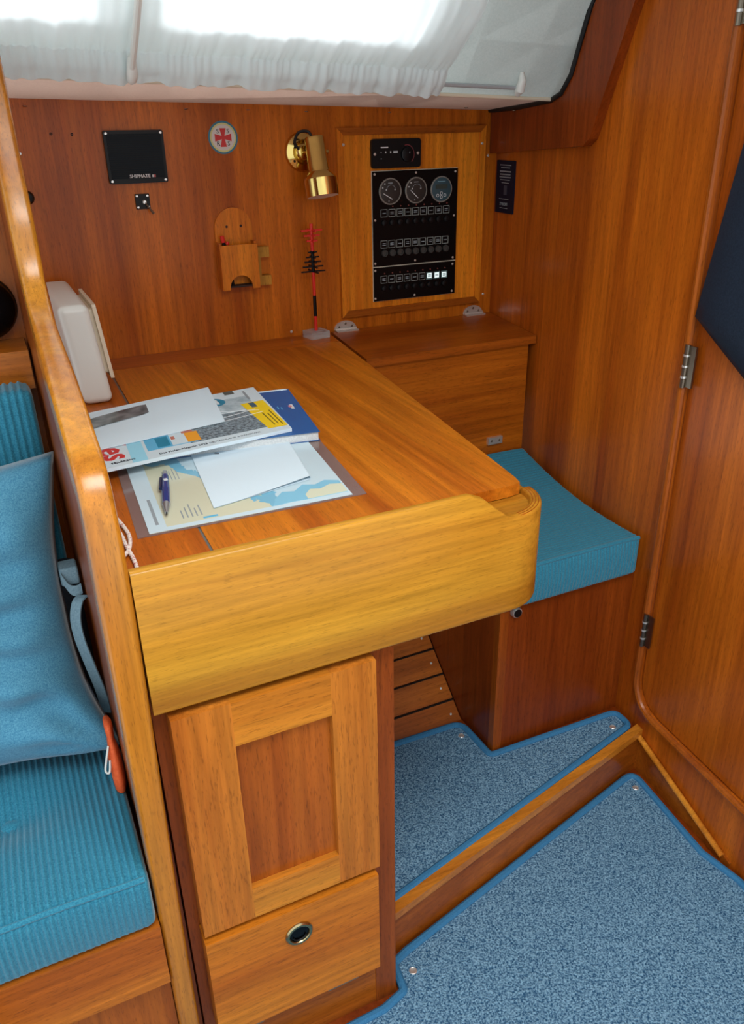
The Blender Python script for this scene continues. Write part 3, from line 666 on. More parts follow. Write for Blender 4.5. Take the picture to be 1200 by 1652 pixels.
# beacon model
bk = thing('beacon_model', (.658, 1.07, ZD), 'miniature red and black sea mark on a clear acrylic block', 'ornament')
acr = base_mat('clear_acrylic', (236, 240, 240), .05, Transmission_Weight=.75, IOR=1.25)
link('base_block', prism([(.629, 1.046), (.680, 1.054), (.674, 1.1), (.622, 1.092)], ZD + .0003, ZD + .017, .002, 2), acr, bk)
bx_, by_ = .6515, 1.074
link('print_line', prism([(.637, 1.058), (.671, 1.0635), (.6705, 1.066), (.6365, 1.0605)], ZD + .0172, ZD + .0175), PRINTGR, bk)
zb0 = ZD + .017
for (a, b, m_) in ((zb0, .018, REDPL), (.018, .068, BLACK), (.068, .124, REDPL), (.124, .174, BLACK), (.174, .236, REDPL)): link('pole_section', tube([(bx_, by_, a), (bx_, by_, b)], .0041 if m_ is REDPL else .0044, 10), m_, bk, True)
for i, (z, h) in enumerate(((.2210, .0265), (.2090, .0200), (.1970, .0140))):
    link('cross_bar', box(bx_ - h, bx_ + h, by_ - .002, by_ + .002, z - .002, z + .002), REDPL, bk); link('cross_bar', box(bx_ - .002, bx_ + .002, by_ - h, by_ + h, z - .002, z + .002), REDPL, bk)
for i in range(5):
    z = .126 + i * .0112; h = .0310 - i * .0048
    link('cross_bar', box(bx_ - h, bx_ + h, by_ - .002, by_ + .002, z - .0016, z + .0016), BLACK, bk); link('cross_bar', box(bx_ - .002, bx_ + .002, by_ - h, by_ + h, z - .0016, z + .0016), BLACK, bk)

# info plaque on bulkhead
iq = thing('info_plaque', (BX(1.05), 1.05, .3), 'narrow dark blue plaque with pale print on the right bulkhead', 'sign')
bulk(rrect(1.006, 1.100, .232, .358, .003), .0005, .004, base_mat('plaque_blue', (8, 20, 42), .5, spec=.15), 'plate', iq)
def pq(a0, a1, b0, b1, nm='print_line', m=PRINTGR): bulk([(a0, b0), (a1, b0), (a1, b1), (a0, b1)], .004, .0045, m, nm, iq)
for i, (a0, a1, zc, hh) in enumerate(((1.024, 1.082, .347, .002), (1.030, 1.076, .3405, .002), (1.024, 1.082, .332, .003), (1.026, 1.080, .325, .003), (1.024, 1.082, .3185, .0026), (1.028, 1.078, .312, .002), (1.032, 1.070, .305, .0016))): pq(a0, a1, zc - hh / 2, zc + hh / 2)
pq(1.041, 1.057, .276, .299, 'print_picture', base_mat('print_dimblue', (52, 62, 78), .5))
pq(1.030, 1.080, .2655, .2668); text('SY HOPE', .0105, (BX(1.054) - .0048, 1.054, .2535), (-K, -1, 0), (0, 0, 1), PRINTGR, iq); pq(1.034, 1.074, .2435, .2447)

# black bag hanging on the door
bm = B(); nu, nv = 18, 22; grid = []
outline_l = [(.150 + .0, .012), (.291, .110), (.262, .255), (.243, .369), (.225, .50)]
for j in range(nv + 1):
    z = .0 + .62 * j / nv
    # left limit of the cloth (largest y) by height
    if z < .112: ymax = .100 + (.291 - .100) * (z / .112)
    else: ymax = .291 - (z - .112) * .17
    row = []
    for i in range(nu + 1):
        t = i / nu; y = ymax + (-.30 - ymax) * t
        bulge = .010 + .030 * math.sin(PI * min(1, t * 1.15)) ** .7 + .006 * math.sin(14 * t + 9 * z) * math.sin(PI * t)
        if z < .112: bulge *= .45 + .55 * z / .112
        row.append((y, z, bulge))
    grid.append(row)
vf = [[bm.verts.new((BX(y) + .006 - .008 - b, y, z)) for y, z, b in r] for r in grid]; vb = [[bm.verts.new((BX(y) + .006 - .003, y, z)) for y, z, b in r] for r in grid]
for G, fl_ in ((vf, 1), (vb, 0)):
    for j in range(nv):
        for i in range(nu):
            f = (G[j][i], G[j][i + 1], G[j + 1][i + 1], G[j + 1][i]); bm.faces.new(f if fl_ else f[::-1])
for j in range(nv):
    bm.faces.new((vf[j][0], vf[j + 1][0], vb[j + 1][0], vb[j][0])); bm.faces.new((vf[j][nu], vb[j][nu], vb[j + 1][nu], vf[j + 1][nu]))
for i in range(nu):
    bm.faces.new((vf[0][i], vb[0][i], vb[0][i + 1], vf[0][i + 1])); bm.faces.new((vf[nv][i], vf[nv][i + 1], vb[nv][i + 1], vb[nv][i]))
tag(link('hanging_bag', bm, NAVY, None, True, 60), 'dark navy cloth bag hanging against the right door', 'bag')

# ================================================================== CURTAIN
ct = thing('curtain', (.2, .78, .53), 'gathered white translucent curtain over the cabin side window', 'curtain')
cm = bpy.data.materials.new('curtain_voile'); cm.use_nodes = True; nt = cm.node_tree; nt.nodes.remove(nt.nodes['Principled BSDF'])
df = nt.nodes.new('ShaderNodeBsdfDiffuse'); tl = nt.nodes.new('ShaderNodeBsdfTranslucent'); tp_ = nt.nodes.new('ShaderNodeBsdfTransparent'); m1 = nt.nodes.new('ShaderNodeMixShader'); m2 = nt.nodes.new('ShaderNodeMixShader')
df.inputs[0].default_value = (.90, .93, .93, 1); tl.inputs[0].default_value = (.93, .97, .98, 1); m1.inputs[0].default_value = .55; m2.inputs[0].default_value = .015
nt.links.new(df.outputs[0], m1.inputs[1]); nt.links.new(tl.outputs[0], m1.inputs[2]); nt.links.new(m1.outputs[0], m2.inputs[1]); nt.links.new(tp_.outputs[0], m2.inputs[2]); nt.links.new(m2.outputs[0], nt.nodes['Material Output'].inputs[0])
def cur(x, t):
    r = .0035 * math.sin(x * 62 + 2.2 * math.sin(x * 9)) + .0022 * math.sin(x * 131 + 1.3) + .0015 * math.sin(x * 250 + t * 2)
    r *= (.55 + .45 * min(1, abs(t - .28) * 3)); fine = .0022 * math.sin(x * 420 + 3 * math.sin(x * 40)) * max(0, 1 - abs(t - .27) * 6)
    ruf = .0020 * math.sin(x * 150 + 4 * math.sin(x * 23)) * max(0, (.2 - t) / .2)
    return CP(x, t, .016 + .052 * max(0, min(1, (t - .28) / .7)) ** .8 + r + fine + ruf + .006 * max(0, 1 - abs(t - .16) * 8))
def curtain_grid(xa, xb, nx, tv, dz=0):
    bm = B(); g_ = []
    for i in range(nx + 1):
        x = xa + (xb - xa) * i / nx; bot = .010 * math.sin(x * 60 + 2 * math.sin(x * 17)) + .006 * math.sin(x * 170)
        g_.append([bm.verts.new(cur(x, t + (bot if t == tv[0] else 0)) + Vector((0, -dz, 0))) for t in tv])
    for i in range(nx):
        for j in range(len(tv) - 1): bm.faces.new((g_[i][j], g_[i + 1][j], g_[i + 1][j + 1], g_[i][j + 1]))
    return bm
tv = [.02, .06, .10, .14, .18, .22, .25, .28, .31, .36, .44, .55, .7, .9, 1.1, 1.35, 1.6, 1.9, 2.05]
link('curtain_cloth', curtain_grid(-.42, .845, 520, tv), cm, ct, True, 180)
link('hem_band', curtain_grid(-.42, .845, 520, [.02, .06, .10, .14, .18, .22, .25, .28], .002), cm, ct, True, 180)
rd = thing('curtain_rod', (.95, .8, .51), 'thin metal curtain rod with white end bracket below the curtain', 'rod')
link('rod', tube([CP(-.42, .13, .010), CP(1.03, .13, .010)], .0042, 10), base_mat('rod_alloy', (176, 184, 188), .35, metal=.25), rd, True)
link('bracket', tube([CP(1.030, .27, .002), CP(1.031, .22, .012), CP(1.032, .13, .016), CP(1.033, .07, .012)], [.004, .0085, .0105, .006], 12), WHITEPL, rd, True)
cdm = thing('curtain_tie', (.22, .78, .55), 'white flat tie hanging down over the curtain with a rounded end', 'tie')
link('strap', tube([CP(.2195, .17, .034), CP(.219, .5, .060), CP(.222, 1.0, .082), CP(.224, 2.0, .082)], [.0055, .0058, .0062, .0065], 10), WHITEPL, cdm, True)
link('end_clip', tube([CP(.2205, .07, .030), CP(.2205, .11, .034), CP(.2205, .17, .036), CP(.220, .26, .034), CP(.2195, .30, .032)], [.004, .0085, .0095, .008, .005], 12), WHITEPL, cdm, True)

# ================================================================== ON THE TABLE
# white box with cover behind the divider
wbx = thing('white_plastic_box', (.075, .92, ZD), 'white plastic box standing on its side on the table against the divider', 'box')
def lean(P, n, u): return Vector((P.x - (P.z - ZD) * .10, P.y, P.z))
bm = rbox(.048, .104, .768, 1.085, ZD + .0003, ZD + .190, .014, (6, 10, 8), lean); link('shell', bm, WHITEPL, wbx, True, 60)
link('cover_plate', prism(rrect(.830, 1.03, ZD + .030, ZD + .178, .006), 0, .007, .0015, 1, lambda a, b, c: (.1225 - c - (b - ZD) * .10, a, b)), CREAM, wbx)
link('cover_rim', prism(rrect(.842, 1.02, ZD + .040, ZD + .168, .006), .007, .022, 0, 1, lambda a, b, c: (.1225 - c - (b - ZD) * .10, a, b)), CREAM, wbx)

def quadsheet(q, z0, z1, bv=0): return prism(q, z0, z1, bv, 1)
def lerpq(q, u, v):
    a = Vector(q[0]).lerp(Vector(q[1]), u); b = Vector(q[3]).lerp(Vector(q[2]), u); return tuple(a.lerp(b, v))
# chart in sleeve
Z = ZD + .0004
sl = thing('chart_in_sleeve', (.2, .28, Z), 'nautical chart in a clear plastic sleeve lying on the table', 'chart')
slq = [(.033, .157), (.356, .147), (.381, .41), (.050, .44)]
link('sleeve', quadsheet(slq, Z, Z + .0012), base_mat('clear_sleeve', (150, 128, 124), .15, Alpha=.55, coat=.5), sl)
cm_ = base_mat('chart_print', (190, 214, 224), .3, coat=.5); t_ = NT(cm_); tc = t_.n('ShaderNodeTexCoord')
nz = t_.n('ShaderNodeTexNoise', Scale=9, Detail=5, Roughness=.55); t_.l(tc.outputs['Object'], nz.inputs['Vector'])
sx = t_.n('ShaderNodeSeparateXYZ'); t_.l(tc.outputs['Object'], sx.inputs[0])
# land in the lower left, blue shallows along the coast, pale sea beyond
e1 = t_.n('ShaderNodeMath', operation='MULTIPLY_ADD'); e1.inputs[1].default_value = -4.2; e1.inputs[2].default_value = .10; t_.l(sx.outputs['X'], e1.inputs[0])
e2 = t_.n('ShaderNodeMath', operation='MULTIPLY_ADD'); e2.inputs[1].default_value = -1.8; t_.l(sx.outputs['Y'], e2.inputs[0]); t_.l(e1.outputs[0], e2.inputs[2])
e3 = t_.n('ShaderNodeMath', operation='MULTIPLY_ADD'); e3.inputs[1].default_value = .9; t_.l(nz.outputs[0], e3.inputs[0]); t_.l(e2.outputs[0], e3.inputs[2])
cr = t_.n('ShaderNodeValToRGB'); cr.color_ramp.interpolation = 'CONSTANT'
cr.color_ramp.elements[0].position = 0; cr.color_ramp.elements[0].color = lin((198, 222, 232)); cr.color_ramp.elements[1].position = .60; cr.color_ramp.elements[1].color = lin((120, 186, 214))
e_ = cr.color_ramp.elements.new(.72); e_.color = lin((210, 212, 186)); t_.l(e3.outputs[0], cr.inputs[0]); t_.l(cr.outputs[0], t_.b.inputs['Base Color'])
chq = [(.049, .161), (.336, .152), (.360, .405), (.064, .432)]
ch = link('chart_sheet', quadsheet(chq, Z + .0012, Z + .0017), cm_, sl)
mg = link('chart_margin', prism([lerpq(chq, 0, 0), lerpq(chq, .085, 0), lerpq(chq, .085, 1), lerpq(chq, 0, 1)], Z + .0017, Z + .0019), base_mat('chart_margin', (196, 218, 228), .35), sl)
link('chart_margin', prism([lerpq(chq, .085, 0), lerpq(chq, 1, 0), lerpq(chq, 1, .04), lerpq(chq, .085, .04)], Z + .0017, Z + .0019), MATS['chart_margin'], sl)
def bar(par, q, u0, u1, v0, v1, z, mat, name='print_line', h=.0002): link(name, prism([lerpq(q, u0, v0), lerpq(q, u1, v0), lerpq(q, u1, v1), lerpq(q, u0, v1)], z, z + h), mat, par)
def blob(pts, mat, z): link('chart_patch', prism([lerpq(chq, u, v) for u, v in pts], z, z + .0002), mat, sl)
blob([(.60, .045), (.70, .05), (.80, .045), (.99, .05), (.99, .22), (.92, .26), (.86, .22), (.80, .25), (.74, .18), (.68, .20), (.63, .13)], base_mat('chart_shallow', (128, 190, 216), .35), Z + .0017)
blob([(.78, .05), (.99, .055), (.99, .17), (.93, .19), (.87, .15), (.82, .17), (.78, .11)], base_mat('chart_land', (208, 212, 188), .35), Z + .0019)
for k in range(5): bar(sl, chq, .17 + .022 * k, .176 + .022 * k, .10, .10 + .10 + .03 * (k % 3), Z + .0017, PRINTGR)
for k in range(5): bar(sl, chq, .16 + .018 * k, .164 + .018 * k, .62, .76 + .03 * (k % 2), Z + .0017, PRINTGR)
bar(sl, chq, .04, .055, .08, .40, Z + .0019, PRINTGR)
bar(sl, chq, .26, .33, .055, .075, Z + .0017, CYAN)
# folded white sheet
Z2 = Z + .0022
fs = thing('folded_white_sheet', (.24, .3, Z2), 'folded blank white sheet lying on the chart', 'paper')
fq = [(.145, .196), (.300, .229), (.329, .414), (.166, .41)]
def fold(v, s):  # s 0..1 bottom left->right, loop, top right->left
    L = 30; out = []
    for k in range(L + 1): out.append((k / L, .0004 + .0045 * max(0, (k / L - .35) / .65) ** 2 * 0))
    for k in range(1, 10): a = -PI / 2 + PI * k / 10; out.append((1 + .012 * math.cos(a), .0032 + .0028 * math.sin(a)))
    for k in range(L + 1): t = 1 - k / L; out.append((t, .0012 + .0048 * max(0, (t - .25) / .75) ** 1.2))
    return out
bm = B(); rows = []
for v in [i / 8 for i in range(9)]:
    rows.append([bm.verts.new((*lerpq(fq, u, v), Z2 + (h if h < .0006 else .0008 + (h - .0008) * (1 - .75 * v)))) for u, h in fold(v, 0)])
for a, b in zip(rows, rows[1:]):
    for k in range(len(a) - 1): bm.faces.new((a[k], a[k + 1], b[k + 1], b[k]))
link('sheet', bm, PAPER, fs, True, 180)
link('ink_mark', prism([lerpq(fq, .225, .93), lerpq(fq, .265, .905), lerpq(fq, .27, .915), lerpq(fq, .235, .945)], Z2 + .0022, Z2 + .0026), PRINTBK, fs)
# ballpoint pen
pn = thing('ballpoint_pen', (.095, .27, Z2), 'blue and silver ballpoint pen lying on the chart', 'pen')
pa, pb = Vector((.110, .343, Z2 + .0068)), Vector((.080, .196, Z2 + .0055)); pd = pb - pa
def pr_(a, b, r0, r1, m, nm): link(nm, tube([pa + pd * (a + (b - a) * k / 6) for k in range(7)], [r0 + (r1 - r0) * k / 6 for k in range(7)], 14), m, pn, True)
penblue = base_mat('pen_blue', (20, 58, 128), .25, coat=.5); silver = base_mat('pen_silver', (190, 195, 198), .3, metal=.8)
pr_(0, .115, .0038, .0046, silver, 'push_button'); pr_(.115, .45, .0052, .0062, penblue, 'barrel'); pr_(.45, .77, .0062, .0058, penblue, 'grip'); pr_(.77, .96, .0056, .0022, silver, 'tip_cone'); pr_(.96, 1, .0012, .0006, BLACK, 'point')
link('clip', tube([pa + pd * .15 + Vector((-.0065, 0, .001)), pa + pd * .42 + Vector((-.0075, 0, .002))], .0022, 8), base_mat('pen_navy', (14, 34, 70), .3), pn, True)
bw = pa + pd * .28 + Vector((0.001, 0, .0056)); link('logo_mark', box(bw.x - .003, bw.x + .003, bw.y - .004, bw.y + .004, bw.z, bw.z + .0005), PRINTWH, pn)
# blue book
Z3 = Z + .0019
bq = [(.084, .418), (.378, .377), (.415, .633), (.120, .668)]
bb = thing('blue_paperback', (.25, .5, Z3), 'worn thick blue paperback under the magazine', 'book')
link('pages', quadsheet([lerpq(bq, .006, .012), lerpq(bq, .992, .012), lerpq(bq, .992, .99), lerpq(bq, .006, .99)], Z3 + .0004, Z3 + .0150), speckle('page_block', (196, 204, 206), (222, 226, 226), 400, .8, .3, .0005), bb)
link('back_cover', quadsheet(bq, Z3, Z3 + .0005), BLUECOV, bb)
link('front_cover', quadsheet(bq, Z3 + .0150, Z3 + .0156), BLUECOV, bb)
link('white_edge', quadsheet([lerpq(bq, .0, .975), lerpq(bq, .99, .975), lerpq(bq, .985, 1.004), lerpq(bq, .0, 1.004)], Z3 + .0156, Z3 + .0160), PAPER, bb)
bar(bb, bq, .935, .955, .52, .62, Z3 + .0156, PRINTWH, 'emblem'); bar(bb, bq, .925, .945, .56, .60, Z3 + .0158, base_mat('emblem_pink', (214, 130, 140), .5), 'emblem')
bar(bb, bq, .875, .882, .53, .58, Z3 + .0156, CYAN); bar(bb, bq, .855, .862, .55, .60, Z3 + .0156, CYAN)
# magazine
Z4 = Z3 + .0162
mq = [(.022, .360), (.336, .398), (.352, .655), (.034, .625)]
mz = thing('sailing_magazine', (.18, .5, Z4), 'colour sailing magazine with yellow corner band on top of the blue paperback', 'magazine')
mg_ = link('pages', quadsheet(mq, Z4, Z4 + .0055), PAPER, mz); link('cover', quadsheet(mq, Z4 + .0055, Z4 + .0060), PRINTW, mz)
ZM = Z4 + .0060
water = speckle('print_photo', (58, 72, 80), (150, 170, 180), 160, .4, 0, .0001, 4, .38, .62)
bar(mz, mq, .46, .985, .115, .52, ZM, water, 'cover_photo'); bar(mz, mq, .62, .92, .52, .83, ZM, speckle('print_sky', (150, 172, 182), (196, 212, 218), 30, .4, 0, .0001), 'cover_photo')
bar(mz, mq, .24, .50, .13, .60, ZM + .0001, CYAN, 'cover_block')
bar(mz, mq, .15, .225, .0, .42, ZM + .0001, base_mat('print_palecyan', (150, 214, 236), .5), 'cover_stripe')
bar(mz, mq, .295, .36, .15, .32, ZM + .0003, TEALP, 'cover_badge')
bar(mz, mq, .37, .46, .14, .38, ZM + .0003, PRINTW, 'cover_map'); bar(mz, mq, .375, .395, .24, .29, ZM + .0005, base_mat('print_brick', (186, 110, 90), .5), 'map_mark')
bar(mz, mq, .45, .52, .14, .31, ZM + .0004, ORANGEP, 'cover_block'); bar(mz, mq, .44, .50, .31, .38, ZM + .0004, MATS['print_brick'], 'cover_block')
for (x0_, v0, x1_, v1) in ((.60, .42, .90, .50), (.62, .55, .85, .52), (.66, .60, .92, .47), (.60, .36, .93, .42)):
    a = lerpq(mq, x0_, v0); b = lerpq(mq, x1_, v1); link('mast_line', tube([(a[0], a[1], ZM + .0004), (b[0], b[1], ZM + .0004)], .0006, 5), PRINTWH, mz)
band = [lerpq(mq, .885, .08), lerpq(mq, .995, .07), lerpq(mq, .985, .66), lerpq(mq, .845, .66)]
link('yellow_band', prism(band, ZM + .0003, ZM + .0005), YELLOW, mz)
for u_, v0, v1 in ((.42, .08, .55), (.62, .10, .50), (.80, .06, .60)): bar(mz, band, u_, u_ + .06, v0, v1, ZM + .0005, base_mat('print_olive', (120, 104, 30), .5), 'print_line')
bar(mz, band, .30, .55, .80, .98, ZM + .0005, MATS['print_navy'] if 'print_navy' in MATS else base_mat('print_navy', (60, 96, 120), .5), 'band_badge')
cc = Vector(lerpq(mq, .70, .80)); link('round_badge', lathe([(.024, 0), (.024, .0002)], (cc.x, cc.y, ZM + .0003), (0, 0, 1), 28), TEALP, mz)
for k in (-1, 0, 1): link('print_line', box(cc.x - .004 + k * .010, cc.x + .001 + k * .010, cc.y - .014, cc.y + .014, ZM + .0005, ZM + .0007), PRINTWH, mz)
bar(mz, mq, .80, .86, .92, 1.0, ZM + .0003, base_mat('print_olivegrey', (84, 92, 88), .5), 'cover_block')
mr = (Vector(mq[1]) - Vector(mq[0])); mr3 = (mr.x, mr.y, 0); mu3 = (-mr.y, mr.x, 0); mrn = (-mr.x, -mr.y, 0); mun = (mr.y, -mr.x, 0)
o_ = lerpq(mq, .05, .055); text('SEJLERENS', .0082, (o_[0], o_[1], ZM + .0003), mr3, mu3, PRINTBK, mz, align='LEFT')
o_ = lerpq(mq, .285, .05); text('Das Hafen-Magazin 2023', .0080, (o_[0], o_[1], ZM + .0003), mr3, mu3, PRINTBK, mz, align='LEFT')
o_ = lerpq(mq, .545, .05); text('DEUTSCHLAND & DÄNEMARK', .0066, (o_[0], o_[1], ZM + .0003), mr3, mu3, PRINTGR, mz, align='LEFT')
o_ = lerpq(mq, .095, .10); text('Yes', .066, (o_[0], o_[1], ZM + .0003), mun, mr3, RED, mz, 'title', align='RIGHT', bold=.0014)
o_ = lerpq(mq, .93, .84); text('INVICTUS', .013, (o_[0], o_[1], ZM + .0003), mun, mr3, PRINTBK, mz, 'lettering') if False else bar(mz, mq, .91, .925, .74, .94, ZM + .0003, PRINTGR)
# window envelope
Z5 = ZM + .0012
ev = thing('window_envelope', (.14, .55, Z5), 'white window envelope on top of the magazine', 'envelope')
eq = [(.004, .437), (.245, .480), (.272, .690), (.012, .632)]
bm = B(); N1, N2 = 14, 10; top = []; botm = []
for i in range(N1 + 1):
    top.append([]); botm.append([])
    for j in range(N2 + 1):
        u, v = i / N1, j / N2; x, y = lerpq(eq, u, v); e = min(1, 6 * min(u, 1 - u, v, 1 - v)); 
        top[-1].append(bm.verts.new((x, y, Z5 + .0012 + .0052 * e * (.6 + .4 * u)))); botm[-1].append(bm.verts.new((x, y, Z5)))
for i in range(N1):
    for j in range(N2):
        bm.faces.new((top[i][j], top[i + 1][j], top[i + 1][j + 1], top[i][j + 1])); bm.faces.new((botm[i][j], botm[i][j + 1], botm[i + 1][j + 1], botm[i + 1][j]))
for i in range(N1): bm.faces.new((top[i][0], botm[i][0], botm[i + 1][0], top[i + 1][0])); bm.faces.new((top[i][N2], top[i + 1][N2], botm[i + 1][N2], botm[i][N2]))
for j in range(N2): bm.faces.new((top[0][j], top[0][j + 1], botm[0][j + 1], botm[0][j])); bm.faces.new((top[N1][j], botm[N1][j], botm[N1][j + 1], top[N1][j + 1]))
link('paper', bm, PAPER, ev, True, 60)
wq = [lerpq(eq, .10, .38), lerpq(eq, .49, .50), lerpq(eq, .515, .78), lerpq(eq, .12, .62)]
wm = speckle('envelope_window', (84, 98, 104), (178, 188, 192), 24, .1, 0, .0001, 2); wm.node_tree.nodes['Principled BSDF'].inputs['Coat Weight'].default_value = .8
def ztop(u, v): e = min(1, 6 * min(u, 1 - u, v, 1 - v)); return Z5 + .0012 + .0052 * e * (.6 + .4 * u)
bm = B(); G = []
for i in range(13):
    a = i / 12; lo_ = .47 + .09 * a; hi_ = .75 + .08 * a; u = .03 + .475 * a
    sh = .02 if i == 12 else 0
    G.append([bm.verts.new((*lerpq(eq, u, v), ztop(u, v) + .0009)) for v in [lo_ + sh + (hi_ - lo_ - 2 * sh) * k / 6 for k in range(7)]])
for a, b in zip(G, G[1:]):
    for k in range(6): bm.faces.new((a[k], b[k], b[k + 1], a[k + 1]))
bmesh.ops.solidify(bm, geom=list(bm.faces), thickness=.0003); link('window_film', bm, wm, ev)
# cord on the table by the divider
cmr = speckle('flecked_rope', (176, 70, 66), (226, 216, 208), 340, .85, .4, .001, 1, .34, .42)
rp_ = thing('flecked_cord', (.02, .15, ZD), 'thin white and red flecked cord hanging beside the divider on the table', 'cord')
link('cord_strand', tube(catmull([(.004, .255, ZD + .03), (.012, .235, ZD + .012), (.021, .205, ZD + .004), (.024, .165, ZD + .0035), (.018, .130, ZD + .0035), (.006, .105, ZD + .006)], 5), .0026, 8), cmr, rp_, True)
link('cord_strand', tube(catmull([(.004, .245, ZD + .02), (.010, .21, ZD + .008), (.015, .175, ZD + .0035), (.015, .135, ZD + .006), (.0175, .095, ZD + .0035), (.0155, .045, ZD + .0035)], 5), .0026, 8), cmr, rp_, True)
link('knot', tube(catmull([(.003, .235, ZD + .004), (.010, .225, ZD + .006), (.008, .205, ZD + .005), (.003, .195, ZD + .004)], 4), .003, 8), cmr, rp_, True)

# ================================================================== SETTEE ON THE LEFT
so = thing('settee_bench', (-.3, .2, ZL), 'wooden settee base with front rail beneath the teal corduroy seat cushion', 'settee')
link('front_rail', box(-.9, -.0395, -.002, .030, -.662, -.545, .006, 3), W_SOFA, so, True)
link('lower_panel', box(-.9, -.0395, .020, .030, ZL, -.655), W_CABP, so)
link('seat_board', box(-.9, -.0358, .046, .615, -.575, -.56), W_CABF, so)
link('locker_ring', ring(.026, .017, (-.130, .020, -.772), (0, -1, 0), .006), STEEL, so, True)
link('back_ledge', box(-.9, -.0395, .525, .619, .080, .140, .004), W_SOFA, so)
sc = thing('settee_seat_cushion', (-.3, .25, -.545), 'large teal corduroy seat cushion of the settee with tufted button', 'cushion')
def sfn(P, n, u):
    x, y, z = P; ft = max(0, n.z); ff = max(0, -n.y)
    rib = .0017 * math.cos(2 * PI * x / .0092) * max(ft, ff) ** 1.5 * min(1, (z + .5455) / .025)
    x += n.x * rib; y += n.y * rib; z += n.z * rib
    h = (z + .545) / .100
    d2 = ((x + .205) ** 2 + (y - .195) ** 2); z += h * (-.022 * math.exp(-d2 / .0035) - .006 * math.exp(-((y - .195) ** 2) / .002) * math.exp(-(x + .2) ** 2 / .02) + .006 * math.sin(PI * max(0, min(1, y / .3))))
    z += .004 * noise.noise(Vector((x * 9, y * 9, 0))) * h
    if ff > .3: y -= .006 * math.sin(PI * h)
    return Vector((x, y, z))
bm = rbox(-.62, -.0415, .0, .46, -.5445, -.447, .013, (560, 60, 8), sfn)
link('cover', bm, CORD, sc, True, 180)
link('tuft_button', lathe([(.013, 0), (.012, .004), (.006, .0065), (.001, .007)], (-.205, .195, -.471), (0, 0, 1), 18), CORD, sc, True)
link('piping', tube([sfn(Vector((x, .003, -.4505)), Vector((0, -.4, .4)), Vector((0, 0, 0))) + Vector((0, 0, .001)) for x in [-.61 + .563 * i / 110 for i in range(111)]], .0042, 8), CORD, sc, True)
bc = thing('settee_back_cushion', (-.3, .48, -.44), 'teal corduroy back cushion of the settee behind the blue pillow', 'cushion')
def bfn(P, n, u):
    x, y, z = P; rib = .0017 * math.cos(2 * PI * x / .0105) * max(0, -n.y, n.z) ** 1.5
    return Vector((x, y + n.y * rib + (z + .44) * .10, z + n.z * rib))
bm = rbox(-.62, -.048, .395, .465, -.44, .098, .015, (500, 5, 30), bfn); link('cover', bm, CORD, bc, True, 180)
# pillow
pw = thing('blue_pillow', (-.24, .33, -.44), 'plain blue cotton pillow leaning against the settee back', 'pillow')
bm = B(); N = 44; PC = Vector((-.262, .345, -.212)); pu = Vector((1, -.05, 0)); pvv = Vector((.0, .22, .975)); pn_ = Vector((.0, -.975, .22))
def pil(u, v, s):
    k = .055 * (1 - .0 * u)
    # pinched corners and slightly concave sides
    a = u * (.212 - .016 * (1 - v * v) ) ; b = v * (.235 - .016 * (1 - u * u))
    th = .085 * (max(0, 1 - u ** 4) * max(0, 1 - v ** 4)) ** .55
    wr_ = .007 * noise.noise(Vector((u * 3 + v * 2.2, v * 5 - u * 1.5, s))) * 2 * (1 - u ** 6) * (1 - v ** 6)
    # diagonal creases running out of the lower right corner
    dd = math.hypot(u - 1, v + 1); ang = math.atan2(v + 1, 1 - u); wr_ += .010 * math.sin(ang * 11) * math.exp(-((dd - .35) / .28) ** 2)
    wr_ += .0150 * math.sin(15 * v + 4 * u + 2 * math.sin(3 * v)) * math.exp(-((u - .55) / .35) ** 2) * (1 - v ** 4)
    if u > .9 and v < -.85: pass
    P = PC + pu * a + pvv * b + pn_ * ((th if s > 0 else -.3 * th) + wr_ * (1 if s > 0 else 0) * (1 - max(abs(u), abs(v)) ** 8))
    # lower right corner pushed forward and outward
    e = math.exp(-((u - 1) ** 2 + (v + 1) ** 2) / .12); P += Vector((.020, -.075, .040)) * e
    e = math.exp(-((u - 1) ** 2 + (v - 1) ** 2) / .15); P += Vector((.012, -.01, .008)) * e
    return P
for s in (1, -1):
    G = [[bm.verts.new(pil(-1 + 2 * i / N, -1 + 2 * j / N, s)) for j in range(N + 1)] for i in range(N + 1)]
    for i in range(N):
        for j in range(N):
            f = (G[i][j], G[i + 1][j], G[i + 1][j + 1], G[i][j + 1]); bm.faces.new(f if s > 0 else f[::-1])
bmesh.ops.remove_doubles(bm, verts=bm.verts, dist=1e-5); link('cover', bm, DENIM, pw, True, 180)
# bag between pillow and divider
bg_ = thing('grey_black_bag', (-.09, .36, -.44), 'black bag with grey straps squeezed between the pillow and the divider', 'bag')
link('body', rbox(-.074, -.0405, .338, .388, -.443, -.150, .012, (6, 6, 10)), BAGBLK, bg_, True, 180)
def ribbon(path, wdir, wd, th): 
    bm = B(); P = [Vector(p) for p in path]; W_ = Vector(wdir).normalized() * wd; S = []
    for i, p in enumerate(P):
        d = (P[min(i + 1, len(P) - 1)] - P[max(i - 1, 0)]).normalized(); n_ = d.cross(W_).normalized() * th; S.append([bm.verts.new(p + W_ * a + n_ * b) for a, b in ((-1, -1), (1, -1), (1, 1), (-1, 1))])
    for a, b in zip(S, S[1:]):
        for k in range(4): bm.faces.new((a[k], a[(k + 1) % 4], b[(k + 1) % 4], b[k]))
    bm.faces.new(S[0][::-1]); bm.faces.new(S[-1]); return bm
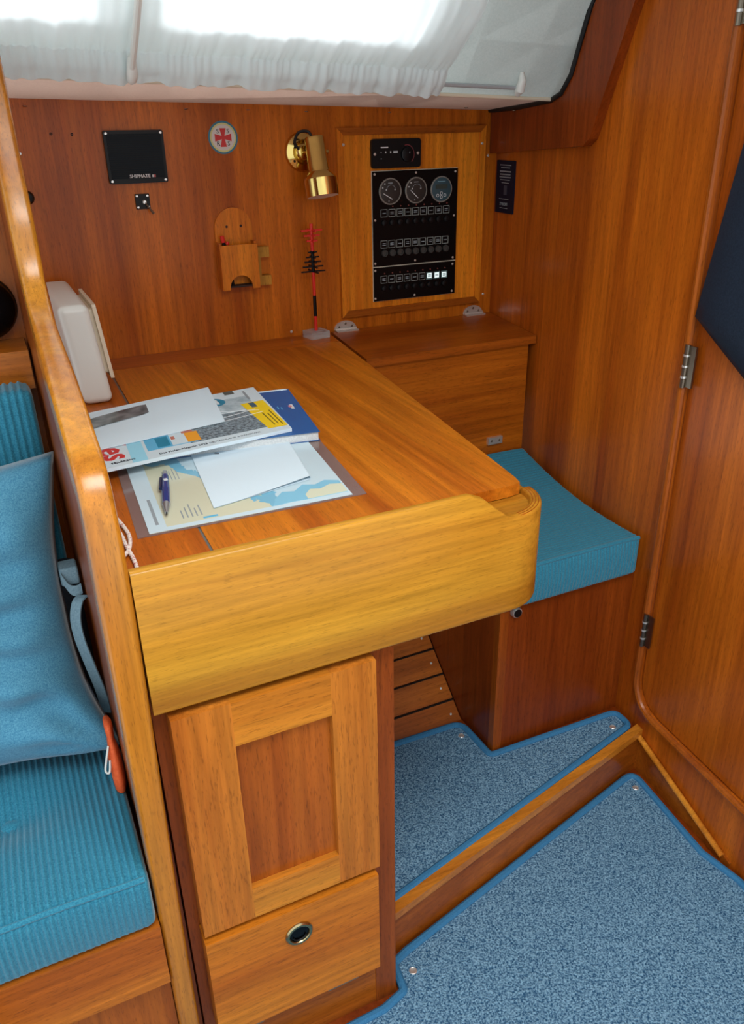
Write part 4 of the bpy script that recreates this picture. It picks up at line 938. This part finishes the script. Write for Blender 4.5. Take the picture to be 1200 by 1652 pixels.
link('cuff', rbox(-.066, -.0395, .318, .350, -.168, -.138, .004, (4, 4, 3)), GREYCAN, bg_, True, 180)
link('cuff_flap', ribbon(catmull([(-.064, .316, -.150), (-.056, .310, -.168), (-.047, .308, -.172), (-.040, .309, -.170)], 4), (0, .15, 1), .008, .0014), GREYCAN, bg_, True)
link('strap', ribbon(catmull([(-.0405, .300, -.178), (-.050, .292, -.182), (-.0575, .285, -.205), (-.0575, .283, -.24), (-.051, .284, -.29), (-.044, .288, -.34), (-.0405, .292, -.39)], 6), (.75, -.6, .1), .0085, .0012), GREYCAN, bg_, True)
# orange pouch
og = thing('orange_pouch', (-.05, .19, -.45), 'small orange drawstring pouch wedged between settee cushion and divider', 'pouch')
bm = B(); R2 = []
for (z, rx, ry, cy) in ((-.4475, .006, .012, .178), (-.440, .011, .022, .18), (-.42, .0125, .026, .185), (-.395, .0115, .024, .192), (-.375, .0085, .016, .198), (-.368, .006, .010, .20), (-.352, .008, .015, .204), (-.340, .007, .014, .206)):
    R2.append([bm.verts.new((-.0465 + .75 * rx * math.cos(2 * PI * k / 16) * (1 + .12 * math.cos(5 * 2 * PI * k / 16)), cy + ry * math.sin(2 * PI * k / 16), z)) for k in range(16)])
for a, b in zip(R2, R2[1:]):
    for k in range(16): bm.faces.new((a[k], a[(k + 1) % 16], b[(k + 1) % 16], b[k]))
bm.faces.new(R2[0][::-1]); bm.faces.new(R2[-1]); link('sack', bm, ORANGE, og, True, 180)
link('drawstring', tube(catmull([(-.052, .188, -.372), (-.058, .178, -.385), (-.063, .172, -.402), (-.058, .170, -.405), (-.054, .178, -.39)], 4), .0016, 6), WHITEPL, og, True)
# round black loudspeaker/fan at left edge
rs = thing('round_black_speaker', (-.09, .62, .18), 'round black speaker on the panel behind the settee', 'speaker')
link('housing', lathe([(.047, 0), (.050, .010), (.047, .026), (.036, .038), (.018, .043), (.004, .044)], (-.0905, .62, .194), (0, -1, 0), 36), BLACKG, rs, True)
link('rim_ring', ring(.0515, .047, (-.0905, .62, .194), (0, -1, 0), .008), BLACK, rs, True)
